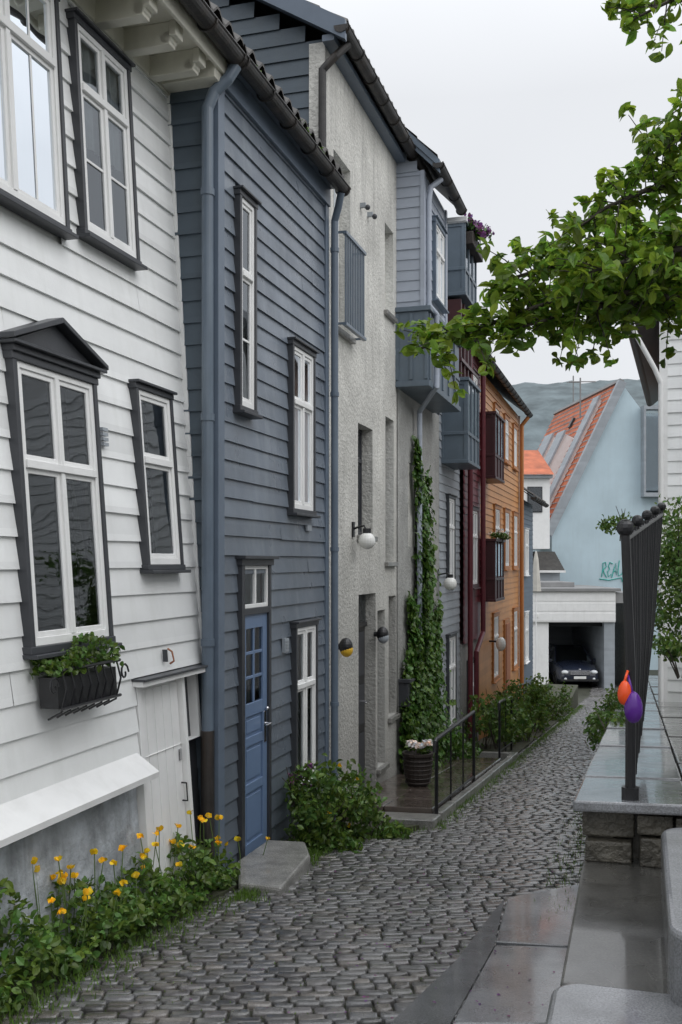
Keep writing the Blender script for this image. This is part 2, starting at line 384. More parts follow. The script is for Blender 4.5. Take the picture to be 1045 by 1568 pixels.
for sg in (1,-1):
    e=c1+.04 if sg>0 else c0-.04
    mb.prism([(e,zz+.055),(e,zz+.085),(mid,zz+.265),(mid,zz+.232)],0,.12,'darktrim')
mb.build('window_pediment',A,bevel=.004)
mb=MB(AM)
mb.box(6.5,7.08,-.06,-.03,-2.6,-.8,'whitew')
for k in range(5): mb.box(6.505+k*.115,6.612+k*.115,-.03,-.018,-2.55,-.82,'whitew')
mb.box(6.45,6.5,-.1,.02,-2.6,-.78,'whitew'); mb.box(7.08,7.12,-.1,.02,-2.6,-.78,'whitew'); mb.box(7.12,7.44,-.25,-.08,-2.7,-.78,'darktrim')  # last box: charcoal board, the recess's shade put in as colour
mb.box(6.42,7.43,-.05,.08,-.78,-.745,'whitew'); mb.box(6.41,7.44,-.05,.1,-.745,-.73,'darktrim')
mb.tube([(7.04,-.018,-1.5),(7.04,.02,-1.5),(7.04,.02,-1.62),(7.04,-.018,-1.62)],.007,'black',6); mb.box(7.02,7.06,-.02,-.008,-1.35,-1.27,'chrome')
mb.build('basement_door',A,bevel=.003)
mb=MB(AM); mb.box(6.82,6.835,.02,.05,-.66,-.58,'darktrim'); mb.tube([(6.9,.02,-.58),(6.9,.05,-.6),(6.9,.06,-.66),(6.9,.03,-.68)],.007,'terra',6)
for k in range(4): mb.box(6.2,6.26,.02,.045,.7+k*.03,.72+k*.03,'greyl')
mb.build('hook_and_vent',A)
mb=MB(FM)
mb.box(1.5,7.45,-.5,.06,3.52,3.545,'cream'); mb.box(1.5,7.47,.06,.085,3.47,3.6,'cream'); mb.box(1.5,7.45,-.44,-.35,3.38,3.52,'cream')
mb.box(7.3,7.47,-.36,.06,3.4,3.52,'cream')
for k in range(14):
    a=7.12-.36*k
    if a<1.7: break
    mb.prism([(a,3.37),(a+.09,3.37),(a+.09,3.52),(a,3.52)],-.36,-.02,'cream'); mb.box(a-.01,a+.1,-.02,.03,3.42,3.52,'cream'); mb.tube([(a,-.05,3.42),(a+.09,-.05,3.42)],.045,'cream',10)
mb.build('bracketed_eaves',A,bevel=.006,bseg=2)
gutter(A,FM,1.5,7.5,.16,3.6)
roof(A,FM,1.4,7.5,.2,3.66,38,3,amp=.034)
core(A,FM,1.5,7.42,-5.6,-.62,-3.5,3.52,'whitew',None)
# ================================================================ B blue house
B=empty('blue_clapboard_house',FM(8.8,-2.5,-1.8))
wB=[(7.8,8.07,1.17,2.74),(8.98,9.53,.46,1.87),(9.06,9.6,-2.02,-.58),(7.86,8.46,-2.4,-.07)]
mb=MB(FM); clap_holes(mb,7.52,10.06,-2.75,3.6,0,.14,'blue',wB)
mb.build('front_clapboards',B)
mb=MB(FM); holewall(mb,7.45,10.08,-3.5,3.6,-.01,wB,'bluetrim',.18); mb.build('wall_sheathing',B)
mb=MB(SIDE(7.45)); clap(mb,-1.5,-.0,-2.6,3.5,0,.16,'bluedk',.02); mb.build('side_clapboards',B)
mb=MB(FM); mb.box(7.425,7.535,-.03,.035,-2.6,3.52,'bluetrim'); mb.box(9.98,10.07,-.03,.033,-2.75,3.55,'bluetrim'); mb.build('corner_boards',B,bevel=.003)
mb=MB(FM); mb.box(7.43,10.07,-.02,.05,3.43,3.6,'bluetrim'); mb.box(7.43,10.07,.0,.13,3.6,3.625,'bluetrim'); mb.build('frieze_board',B,bevel=.003)
window(B,FM,'narrow_stair_window',*wB[0],.024,tw=.035,mull=0,transom=.36,bars=1,curtain='low',glass='glassup')
window(B,FM,'upper_casement_window',*wB[1],.024,tw=.035,mull=1,transom=.34,curtain='full')
window(B,FM,'lower_casement_window',*wB[2],.024,tw=.035,mull=1,transom=.36,curtain='full')
mb=MB(FM); s0,s1=7.89,8.43
mb.box(s0-.06,s0,-.02,.05,-2.42,-.03,'darktrim'); mb.box(s1,s1+.05,-.02,.04,-2.42,-.03,'darktrim'); mb.box(s0-.07,s1+.07,-.02,.054,-.03,.02,'darktrim')
mb.box(s0-.09,s1+.09,-.02,.09,.02,.045,'darktrim')
mb.box(s0,s1,-.02,.04,-.41,-.36,'darktrim')
for q in ((s0,s0+.03,-.36,-.03),(s1-.03,s1,-.36,-.03),(s0+.03,s1-.03,-.06,-.03),(s0+.03,s1-.03,-.36,-.33),((s0+s1)/2-.015,(s0+s1)/2+.015,-.33,-.06)):
    mb.box(q[0],q[1],-.01,.028,q[2],q[3],'whitew')
mb.poly([(s0+.02,.008,-.35),(s1-.02,.008,-.35),(s1-.02,.008,-.04),(s0+.02,.008,-.04)],'glass')
mb.poly([(s0+.02,-.03,-.35),(s1-.02,-.03,-.35),(s1-.02,-.03,-.04),(s0+.02,-.03,-.04)],'curtain')
mb.box(s0-.08,s1+.08,-.1,.055,-2.45,-2.36,'stone')
dl=(s0+.002,s1-.002); pd=.02
def rail(a,b,c,d,p=pd): mb.box(a,b,-.02,p,c,d,'doorblue')
rail(dl[0],dl[0]+.09,-2.36,-.41); rail(dl[1]-.09,dl[1],-2.36,-.41); mid=(s0+s1)/2
zs=[-2.36,-2.18,-1.79,-1.72,-1.43,-1.36,-1.2,-1.1,-.52,-.41]
for i in range(0,10,2): rail(dl[0]+.09,dl[1]-.09,zs[i],zs[i+1],pd-.001)
for (c,d) in ((-2.18,-1.79),(-1.72,-1.43),(-1.36,-1.2)):
    mb.box(dl[0]+.09,dl[1]-.09,-.02,.002,c,d,'doorblue'); mb.box(dl[0]+.12,dl[1]-.12,.002,.013,c+.03,d-.03,'doorblue')
rail(mid-.015,mid+.015,-1.1,-.52,.014)
for z in (-.9,-.71): rail(dl[0]+.09,dl[1]-.09,z-.012,z+.012,.013)
mb.poly([(s0+.08,.004,-1.11),(s1-.08,.004,-1.11),(s1-.08,.004,-.51),(s0+.08,.004,-.51)],'glass')
mb.poly([(s0+.08,-.05,-1.11),(s1-.08,-.05,-1.11),(s1-.08,-.05,-.51),(s0+.08,-.05,-.51)],'curtain')
mb.box(s1-.075,s1-.03,.02,.028,-1.45,-1.2,'chrome'); mb.tube([(s1-.05,.02,-1.3),(s1-.05,.07,-1.3),(s1-.15,.07,-1.3)],.009,'chrome',8); mb.ball((s1-.05,.04,-1.18),.016,'chrome')
mb.build('panelled_front_door',B,bevel=.003)
mb=MB(FM); mb.box(8.78,8.87,.02,.05,-.77,-.65,'greyl')
for k in range(4): mb.box(8.79,8.86,.05,.056,-.76+k*.027,-.745+k*.027,'greyl')
mb.box(9.4,9.52,.02,.04,.28,.33,'greyl'); mb.build('wall_vent',B)
gutter(B,FM,7.45,10.12,.17,3.6); roof(B,FM,7.5,10.0,.21,3.66,34,3,amp=.034)
mb=MB(FM)
mb.tube([(7.47,.15,3.54),(7.44,.1,3.44),(7.4,.01,3.34),(7.38,-.03,3.22),(7.38,-.03,-1.2)],.043,'pipeblue',16)
for z in (2.6,1.0,-.6): mb.tube([(7.38,-.03,z),(7.38,-.03,z+.05)],.05,'pipeblue',16)
mb.tube([(7.38,-.03,-1.2),(7.38,-.03,-2.28)],.049,'gutter',16); mb.build('downpipe',B)
mb=MB(FM)
mb.tube([(10.02,.17,3.54),(10.06,.13,3.42),(10.1,.08,3.3),(10.1,.08,-2.5)],.036,'pipeblue',14)
for z in (3.0,1.6,.1,-1.4): mb.tube([(10.1,.08,z),(10.1,.08,z+.04)],.043,'pipeblue',14)
mb.build('downpipe_far',B)
core(B,FM,7.47,10.06,-5.8,-.2,-3.5,3.6,'bluetrim')
mb=MB(WM); mb.plan([(-.70,6.79),(-.40,6.68),(-.23,7.45),(-.28,7.8),(-.58,7.85),(-.76,7.3)],-2.9,-2.19,'stone'); mb.build('granite_door_step',None,bevel=.02,bseg=2)
# ================================================================ C cream stucco house
C=empty('cream_stucco_house',FM(11.8,-3,-2))
zc=5.0
wC=[(10.32,10.92,2.35,4.1),(12.4,12.82,3.0,4.05),(11.22,11.83,.29,1.5),(12.43,12.85,-.0,1.74),(11.24,11.97,-2.75,-.36),(12.05,12.4,-2.4,-.57),(12.59,12.96,-1.89,-.42)]
mb=MB(FM); holewall(mb,10.07,14.9,-3.6,zc,0,wC,'stucco',.17); mb.build('stucco_facade',C)
mb=MB(FM)
for h in wC[:4]+wC[5:]: mb.box(h[0]-.05,h[1]+.05,-.1,.05,h[2]-.06,h[2]-.003,'stone')
mb.build('window_sills',C,bevel=.006)
for i,h in enumerate(wC[:4]+wC[5:]):
    window(C,FM,'recessed_window',h[0]+.004,h[1]-.004,h[2]+.004,h[3]-.004,-.15,trim=None,mull=1 if i in (0,2) else 0,transom=.3,curtain='sides',sash='whitew' if i<2 else 'darktrim')
h=wC[4]; mb=MB(FM); mb.box(h[0],h[1],-.17,-.13,h[2],h[3]-.38,'black'); 
mb.box(h[0],h[1],-.17,-.1,h[3]-.38,h[3]-.33,'black'); mb.poly([(h[0],-.12,h[3]-.33),(h[1],-.12,h[3]-.33),(h[1],-.12,h[3]),(h[0],-.12,h[3])],'glass'); mb.poly([(h[0],-.16,h[3]-.33),(h[1],-.16,h[3]-.33),(h[1],-.16,h[3]),(h[0],-.16,h[3])],'dark')
for (a,b) in ((.06,.32),(.38,.66)):
    for (c,d) in ((-2.55,-1.95),(-1.85,-1.4),(-1.3,-.8)): mb.box(h[0]+a,h[0]+b,-.13,-.118,c,d,'darktrim')
mb.tube([(h[1]-.1,-.13,-1.6),(h[1]-.1,-.06,-1.6),(h[1]-.22,-.06,-1.6)],.01,'chrome'); mb.build('black_entrance_door',C,bevel=.004)
mb=MB(FM)
for k in range(12): a=10.3+k*.062; mb.tube([(a,.13,2.35),(a,.13,3.24)],.008,'pipeblue',6)
mb.box(10.27,11.02,.11,.15,3.23,3.26,'pipeblue'); mb.box(10.27,11.02,.11,.15,2.33,2.36,'pipeblue')
for a in (10.28,11.0):
    for z in (2.34,3.24): mb.box(a-.01,a+.01,0,.12,z,z+.02,'pipeblue')
mb.build('french_balcony_railing',C)
mb=MB(FM)
for (a,z) in ((11.3,3.85),(11.6,3.85)): mb.box(a,a+.03,0,.06,z,z+.05,'greyl'); mb.ball((a+.02,.08,z+.0),.03,'darktrim')
mb.build('facade_fixtures',C)
tp=math.tan(math.radians(31)); ze=zc+.04
def lim(z): 
    return (-3.6,-.04 if z<ze-.02 else -.04-(z-ze)/tp)
mb=MB(SIDE(10.07)); clap(mb,-3.6,-.04,3.3,7.0,0,.16,'bluedk',.02,lim=lim); mb.box(-.16,.0,-.02,.035,3.3,zc+.02,'stucco'); mb.build('gable_clapboards',C)
core(C,FM,10.1,14.0,-7.2,-.3,-3.6,zc-.03,'bluedk',31)
roof(C,FM,9.93,14.2,.23,zc+.14,31,3.7,amp=.032)
mb=MB(SIDE(10.07))
mb.prism([(.24,zc-.05),(.24,zc+.14),(-3.7,zc+.14+3.94*tp),(-3.7,zc-.05+3.94*tp)],.1,.16,'bluetrim')
mb.prism([(.2,zc),(.2,zc+.02),(-3.7,zc+.02+3.9*tp),(-3.7,zc+3.9*tp)],0,.1,'bluetrim'); mb.build('barge_board',C)
mb=MB(FM); mb.box(9.95,14.2,0,.12,zc-.02,zc+.04,'bluetrim'); mb.build('eaves_board',C)
gutter(C,FM,9.9,14.1,.2,zc+.09,.07)
pipe(C,FM,[(10.15,.2,zc+.02),(10.05,.1,zc-.13),(10.02,-.02,zc-.26),(10.02,-.02,3.6)],.04,'gutter')
def globe_lamp(s,o,z,mtb='opal',rb=.09,nm='globe_wall_lamp'):
    mb=MB(FM); mb.tube([(s,0,z+.12),(s,.05,z+.14),(s,o*.8,z+.16),(s,o,z+.1)],.012,'black',8); mb.box(s-.03,s+.03,0,.02,z+.04,z+.2,'black')
    mb.ball((s,o,z),rb,mtb,18,12); mb.tube([(s,o,z+rb*.7),(s,o,z+rb+.04)],.045,'black',12)
    return mb.build(nm,None,smooth=False)
globe_lamp(11.0,.16,.22)
globe_lamp(15.6,.2,-.33,rb=.1)
def barrel_lamp(s,z,mt):
    mb=MB(FM); mb.tube([(s,0,z),(s,.06,z)],.03,'black'); mb.ball((s,.1,z),(.07,.09),'black',16,10); mb.ball((s,.106,z-.03),(.066,.074),mt,16,10)
    return mb.build('bulkhead_wall_lamp',None)
barrel_lamp(10.42,-.85,'yellow'); barrel_lamp(11.9,-.83,'greyl')
mb=MB(FM); mb.box(13.05,13.3,.0,.14,-1.82,-1.52,'darktrim'); mb.prism([(13.03,-1.52),(13.32,-1.52),(13.32,-1.49),(13.03,-1.47)],0,.17,'darktrim'); mb.build('wall_letterbox',None,bevel=.006)
# ================================================================ D lavender jettied house
Dh=empty('grey_lavender_jettied_house',FM(14.3,-3,-2.3))
O=.33
mb=MB(SIDE(13.0)); clap(mb,0,O,2.2,4.85,0,.13,'lav',.016); 
tD=math.tan(math.radians(45))
clap(mb,-3,0,4.85,7.7,0,.13,'lav',.016,lim=lambda z:(-3,O-(z-4.85)/tD)); mb.build('side_clapboards',Dh)
mb=MB(FM); clap(mb,13.02,14.5,2.2,4.85,O,.13,'lav',.016); mb.box(12.97,13.06,O-.02,O+.03,2.2,4.85,'lav'); mb.box(14.44,14.52,O-.02,O+.03,2.2,4.85,'lav'); mb.build('front_clapboards',Dh)
core(Dh,FM,13.01,14.5,-5,O-.01,2.2,4.83,'lav',45)
mb=MB(FM); holewall(mb,13.0,15.7,-4,2.2,.012,[(13.6,14.0,.2,1.3)],'greystucco',.15); mb.poly([(13.6,-.1,.2),(14,-.1,.2),(14,-.1,1.3),(13.6,-.1,1.3)],'dark'); mb.build('lower_stucco_wall',Dh)
window(Dh,FM,'upper_window',13.6,14.2,3.45,4.4,O+.02,trim='greyblue',tw=.05)
mb=MB(FM)
mb.box(12.93,15.2,0,O+.1,2.17,2.24,'greybp'); mb.box(12.95,15.15,.0,O+.08,2.24,3.1,'greybp'); mb.prism([(12.92,3.1),(15.2,3.1),(15.2,3.16),(12.92,3.16)],0,O+.12,'greybp')
for k in range(5): a=13.0+k*.43; mb.box(a,a+.05,O+.08,O+.1,2.26,3.08,'greybp')
mb.box(12.95,15.15,O+.08,O+.095,2.6,2.65,'greybp'); mb.build('panelled_oriel',Dh,bevel=.004)
mb=MB(SIDE(12.95))
for t in (.0,.18,.37): mb.box(t,t+.04,0,.015,2.26,3.08,'greybp')
mb.box(0,O+.08,0,.013,2.6,2.64,'greybp'); mb.build('oriel_side_panels',Dh)
roof(Dh,FM,12.85,14.6,O+.22,4.9,45,2.8)
mb=MB(SIDE(13.0)); mb.prism([(O+.24,4.76),(O+.24,4.92),(-2.4,4.92+2.64+O),(-2.4,4.76+2.64+O)],.08,.13,'greyblue'); mb.build('barge_board',Dh)
gutter(Dh,FM,12.85,14.6,O+.22,4.87)
pipe(Dh,FM,[(13.2,O+.2,4.8),(13.12,O+.08,4.68),(13.1,O+.06,4.5),(13.1,O+.06,3.2),(13.2,O+.14,3.1),(13.2,O+.14,2.2),(13.9,.1,2.0),(13.9,.1,-2.6)],.035,'lav')
mb=MB(FM); mb.box(14.5,14.58,0,O+.3,4.7,4.76,'whitew'); mb.build('eave_return',Dh)
# ================================================================ E grey-blue bay house
E=empty('grey_blue_bay_house',FM(16.5,-2.5,-2.5))
core(E,FM,14.6,17.52,-4.5,-.01,-4.5,4.7,'greyl')
mb=MB(FM); clap(mb,14.6,17.5,-4,4.7,.0,.13,'greyl',.016,lim=lambda z:(15.7 if z<2.2 else 14.6,17.5)); mb.build('front_clapboards',E)
window(E,FM,'ground_window',16.3,16.8,-.3,1.0,.02,trim='darktrim',sash='whitew',tw=.04)
window(E,FM,'ground_window_low',16.3,16.9,-2.6,-1.2,.02,trim='darktrim',sash='whitew',tw=.04)
def bay(parent,s0,s1,o,z0,z1,mt,name,panels=3,skirt=True):
    mb=MB(FM); mb.box(s0,s1,.0,o,z0,z1,mt); mb.box(s0-.04,s1+.04,0,o+.04,z1,z1+.05,mt); mb.box(s0-.03,s1+.03,0,o+.03,z0-.05,z0,mt)
    zm=z0+(z1-z0)*.32; mb.box(s0-.02,s1+.02,0,o+.02,zm,zm+.05,mt)
    for k in range(panels+1): a=s0+(s1-s0-.05)*k/panels; mb.box(a,a+.05,o,o+.018,z0+.002,z1-.002,mt)
    for k in range(panels):
        a=s0+(s1-s0-.05)*k/panels+.06; b=s0+(s1-s0-.05)*(k+1)/panels-.01
        mb.poly([(a,o+.004,zm+.08),(b,o+.004,zm+.08),(b,o+.004,z1-.05),(a,o+.004,z1-.05)],'glass')
    ms=MB(SIDE(s0))
    for t in (0,o-.04): ms.box(t,t+.045,0,.016,z0+.002,z1-.002,mt)
    ms.box(.045,o-.04,0,.014,z0+.002,z0+.05,mt); ms.box(.045,o-.04,0,.014,z1-.05,z1-.002,mt)
    ms.build(name+'_side',parent)
    return mb.build(name,parent,bevel=.004)
bay(E,15.9,17.0,.36,4.1,5.15,'greybp','upper_bay'); bay(E,15.9,17.0,.4,1.55,2.75,'greybp','oriel_bay')
mb=MB(FM)
mb.box(15.9,17.0,0,.28,2.82,4.0,'redbr')
for k in range(4): a=15.9+k*.33; mb.box(a,a+.05,.28,.31,2.82,4.0,'redbr')
for k in range(3): a=15.96+k*.33; mb.poly([(a,.284,3.1),(a+.26,.284,3.1),(a+.26,.284,3.9),(a,.284,3.9)],'glass')
mb.box(15.85,17.05,0,.33,3.05,3.1,'redbr'); mb.build('glazed_red_balcony',E)
# ================================================================ F dark red house
F=empty('dark_red_house',FM(18.4,-2.5,-2.8))
core(F,FM,17.52,19.38,-4.5,-.01,-4.5,3.75,'red'); mb=MB(FM); clap(mb,17.52,19.38,-1.4,3.75,.06,.13,'red',.016); mb.box(17.52,19.38,-.05,.04,-4.3,-1.4,'greystucco'); mb.build('front_clapboards',F)
window(F,FM,'window',18.2,18.8,2.1,3.3,.08,trim='redbr'); window(F,FM,'window_mid',18.2,18.8,-.4,.9,.08,trim='redbr')
window(F,FM,'window_low',18.1,18.8,-3.0,-1.8,.05,trim='darktrim')
pipe(F,FM,[(17.75,.15,3.7),(17.75,.15,-3.0)],.045,'red'); pipe(F,FM,[(19.2,.15,3.7),(19.2,.15,-1.3),(18.4,.15,-1.6),(18.4,.15,-3)],.045,'red',name='downpipe_far')
roof(F,FM,17.45,19.4,.25,3.78,38,2.4); gutter(F,FM,17.5,19.4,.25,3.76)
# ================================================================ G orange house
G=empty('orange_clapboard_house',FM(23.5,-2.5,-3.5))
core(G,FM,19.4,26.1,-5,-.01,-5,3.65,'orange',38)
wG=[(21.6,22.2,2.3,3.2),(23.2,23.8,2.3,3.2),(24.8,25.4,2.3,3.2),(21.6,22.3,-.1,1.1),(23.2,23.9,-.1,1.1),(24.8,25.5,-.1,1.1),(21.4,22.1,-2.4,-1.15),(24.8,25.5,-2.5,-1.2)]
mb=MB(FM); clap_holes(mb,19.4,26.1,-4,3.65,0,.13,'orange',wG,.018); mb.build('front_clapboards',G)
for h in wG: window(G,FM,'sash_window',*h,.01,trim='oranget' ,sash='whitew',tw=.08,transom=.33)
mb=MB(FM); mb.box(23.1,24.0,0,.05,-4,-1.3,'oranget'); mb.box(23.2,23.9,.05,.07,-4,-1.4,'terra'); mb.build('front_door',G)
mb=MB(FM); mb.box(19.36,19.5,-.03,.04,-4,3.65,'oranget'); mb.box(26.05,26.18,-.03,.04,-5,3.65,'whitew'); mb.build('corner_boards',G)
mb=MB(SIDE(19.4)); clap(mb,-3,0,3.0,7,0,.13,'orange',.016,lim=lambda z:(-3,-.02 if z<3.65 else -.02-(z-3.65)/math.tan(math.radians(38)))); mb.build('gable_clapboards',G)
roof(G,FM,19.2,26.3,.25,3.72,38,2.7); gutter(G,FM,19.2,26.3,.26,3.7,.07)
mb=MB(SIDE(19.4)); tg=math.tan(math.radians(38)); mb.prism([(.28,3.62),(.28,3.78),(-2.6,3.78+2.88*tg),(-2.6,3.62+2.88*tg)],.15,.2,'oranget'); mb.build('barge_board',G)
pipe(G,FM,[(25.95,.26,3.6),(25.95,.1,3.4),(25.95,.1,-4)],.05,'oranget')
bay(G,19.45,20.7,.32,1.6,2.75,'redbr','upper_bay'); bay(G,19.45,20.7,.32,-.7,.38,'redbr','lower_bay')
mb=MB(FM); mb.tube([(20.9,0,-1.6),(20.9,.2,-1.6)],.02,'black'); mb.ball((20.9,.25,-1.65),(.1,.14),'opal'); mb.build('wall_lantern',None)
# ================================================================ H navy end house
H=empty('navy_end_house',FM(28,-2.5,-4.5))
core(H,FM,26.2,29.5,-4.5,-.01,-6,1.6,'hblue',35); mb=MB(FM); clap(mb,26.2,29.5,-5.5,1.6,0,.13,'hblue',.016); mb.build('front_clapboards',H)
window(H,FM,'window',27.2,27.9,-.3,.8,.02,trim='whitew'); window(H,FM,'window_low',27.2,27.9,-2.6,-1.4,.02,trim='whitew')
roof(H,FM,26.2,29.8,.35,1.65,35,2.6); gutter(H,FM,26.2,29.8,.36,1.62)
# ================================================================ garage, pale blue house
Ga=empty('concrete_garage',(9.8,44,-5.36))
mb=MB(FR(42))
mb.box(8.0,11.55,-.3,.12,-2.55,-1.25,'whitew')
for k in range(3): mb.box(8.0,11.55,.12,.135,-2.5+k*.42,-2.16+k*.42,'whitew')
mb.box(7.9,11.75,-6,.25,-1.25,-1.12,'grroof')
mb.box(8.05,8.76,-6,.0,-5.6,-2.55,'whitew'); mb.box(11.1,11.55,-6,.0,-5.6,-2.55,'greyl'); mb.box(8.76,11.1,-6,-5.8,-5.6,-2.55,'greyl')
mb.box(8.76,11.1,-6,-.3,-2.75,-2.6,'dark'); mb.box(8.2,8.3,.13,.17,-2.35,-2.2,'opal'); mb.box(11.5,12.6,-5,.1,-1.75,-1.3,'grroof'); mb.box(12.0,12.6,-3,0,-5.6,-1.75,'wallstone')
mb.box(8.5,10.2,-5,-1.5,-1.12,-.9,'grroof')
mb.build('garage_body',Ga,bevel=.01)
S=empty('small_grey_shed',(9.3,49,-2))
mb=MB(FR(48.2)); mb.box(8.6,10.6,-1,0,-5,-.35,'greyl'); mb.poly([(8.4,.25,-.45),(10.8,.25,-.45),(10.6,-1.2,.5),(8.6,-1.2,.5)],'slate'); mb.box(8.38,10.82,.24,.28,-.53,-.42,'whitew'); mb.build('shed_body',S)
P=empty('pale_blue_house',(13,50,-3))
Yb=49.5; k=Yb/46
E0=(9.75*k,Yb,1.8*k); R0=(12.92*k,Yb,8.3*k); bx,by=-.9,11
mb=MB(WM)
Rr=(16.6*k,Yb,4.2*k)
mb.poly([(E0[0],Yb,-7),(17.5,Yb,-7),(17.5,Yb,Rr[2]-.4),R0,(E0[0],Yb,E0[2])],'lblue')
mb.poly([(E0[0],Yb,-7),(E0[0]+bx,Yb+by,-7),(E0[0]+bx,Yb+by,E0[2]),(E0[0],Yb,E0[2])],'lblue')
mb.box(17.4,17.5,Yb+.01,Yb+10,-7,3,'lblue')
mb.build('rendered_walls',P)
def RP(a,b,h=0):
    x=R0[0]+(E0[0]-R0[0])*b*1.06+bx*a; y=Yb-.25+by*a; z=R0[2]+(E0[2]-R0[2])*b*1.06
    return (x-h*.9,y,z+h*.43)
mb=MB(lambda a,b,h:RP(a,b,h))
nn=60
for i in range(nn):
    for j in range(26):
        a0,a1=i/nn,(i+1)/nn; b0,b1=j/26,(j+1)/26; h=.05*(i%2)
        mb.poly([(a0,b0,.02+h*.6),(a1,b0,.02+(.05*((i+1)%2))*.6),(a1,b1,.07+(.05*((i+1)%2))*.6),(a0,b1,.07+h*.6)],'orangetile')
mb.box(-.005,.022,0,1.02,-.25,.16,'greyl'); mb.box(0,1,-.01,.012,-.1,.15,'grroof')
mb.build('orange_tile_roof',P)
mb=MB(lambda a,b,h:RP(a,b,h))
for (a0,a1,b0,b1,hh) in ((.15,.21,.1,.93,.25),(.34,.44,.32,.97,.6),(.56,.68,.3,.97,.6)):
    mb.box(a0,a1,b0,b1,.05,hh,'whitew'); mb.box(a0-.012,a1+.012,b0-.02,b1+.02,hh,hh+.1,'greyl')
mb.build('roof_dormers',P)
mb=MB(lambda a,b,h:RP(a,b,h)); mb.box(.25,.29,.2,.3,.08,.2,'glass'); mb.box(.48,.51,.15,.22,.08,.2,'black'); mb.build('skylights',P)
mb=MB(WM); mb.box(8.35,9.75,46.5,52,.6,3.9,'whitew'); mb.box(8.25,9.85,46.3,52,3.9,4.05,'greyl'); mb.box(8.7,9.4,46.46,46.5,2.3,3.5,'darktrim'); mb.box(8.75,9.35,46.44,46.46,2.35,3.45,'glass')
mb.poly([(8.1,46.2,4.05),(9.9,46.2,4.05),(9.9,50,5.6),(8.1,50,5.6)],'orangetile'); mb.build('white_side_wing',P)
mb=MB(WM)
mb.box(15.0,16.4,Yb-.5,Yb-.45,3.5,7.3,'glass'); mb.box(14.9,15.0,Yb-.55,Yb,3.4,7.5,'greyl'); mb.box(16.4,16.5,Yb-.55,Yb,3.4,7.5,'greyl'); mb.box(14.9,16.5,Yb-.55,Yb,3.2,3.4,'greyl'); mb.box(14.9,16.5,Yb-.55,Yb,7.5,7.7,'greyl'); mb.box(15.02,16.38,Yb-.3,Yb-.02,3.5,7.2,'lblue')
mb.build('glazed_balcony',P)
mb=MB(WM); gx,gy,gzz=12.95,Yb-.03,-.75
L=[[(0,0),(.05,.5),(0,.8),(.22,.85),(.3,.6),(.08,.4),(.2,.2),(.42,-.05)],[(.75,.15),(.55,.0),(.45,.3),(.6,.45),(.48,.6),(.55,.85),(.82,.75)],[(.82,-.05),(.95,.5),(1.05,.8),(1.2,.1),(1.1,.35),(.88,.3)],[(1.3,.95),(1.27,.4),(1.35,.05),(1.6,.15),(1.75,.6)],[(-.15,-.12),(.6,-.2),(1.6,-.05),(1.7,-.3)]]
for st in L: mb.tube([(gx+a*.62+.08*b,gy,gzz+b*.85) for a,b in st],.022,'teal',6)
mb.build('graffiti_scribble',P)
mb=MB(WM); mb.tube([(14.0,60,3),(14.0,60,11.2)],.04,'grroof',6)
for z in (10.8,): mb.tube([(13.6,60,z),(14.4,60,z)],.025,'grroof',5)
mb.tube([(12.5,52,7.5),(12.5,52,9.6)],.04,'grroof',6); mb.tube([(11.9,52,9.4),(13.3,52,9.4)],.03,'grroof',5)
mb.build('roof_aerial',None)
mb=MB(WM); px,py=7.25,37; mb.tube([(px,py,-5.3),(px,py,.4)],.025,'whitew',8); mb.tube([(px,py,.35),(px,py,.1),(px,py,-.5),(px,py,-1.1)],.04,'canvas',8,r1=.19); mb.build('closed_parasol',None)
# ================================================================ white house right + opposite house
Rh=empty('white_gabled_house',(6.5,17,-2))
def HM(a,o,z):
    return (4.52+a*.944-o*.33, 14-a*.33-o*.944, z)
mb=MB(HM); mb.box(0,4.6,-8,-.01,-3,3.75,'whitew'); clap(mb,0,4.6,-2.5,3.75,0,.17,'white',.02); mb.box(-.04,.07,-.1,.035,-2.5,3.75,'whitew')
mb.build('clapboard_walls',Rh)
mb=MB(HM); mb.poly([(0,0,3.75),(4.6,0,3.75),(2.3,0,5.7)],'whitew')
mb.prism([(-.42,3.42),(-.42,3.54),(2.3,5.82),(5.0,3.54),(5.0,3.42),(2.3,5.7)],-8.2,.3,'darktrim')
mb.build('gable_roof',Rh)
mb=MB(HM); mb.tube([(-.46,-8,3.44),(-.46,.32,3.44)],.06,'gutter',10); mb.tube([(-.42,.2,3.4),(-.36,.18,3.2),(-.1,.1,2.7),(-.02,.06,2.5),(-.02,.06,-2)],.035,'whitew',10); mb.build('gutter_and_downpipe',Rh)
Oh=empty('white_clapboard_house',(6.5,6,-1))
def OM(s,o,z): return FM(s,5.9-o,z)
mb=MB(OM); mb.box(3,12,-4,-.01,-2.5,2.4,'whitew'); clap(mb,3,12,-1.5,2.4,0,.17,'white',.02); mb.build('clapboard_walls',Oh)
for a in (4,6,8,10): window(Oh,OM,'sash_window',a,a+.8,-.1,1.4,.024)
roof(Oh,OM,2.8,12.2,.3,2.4,40,2.3)
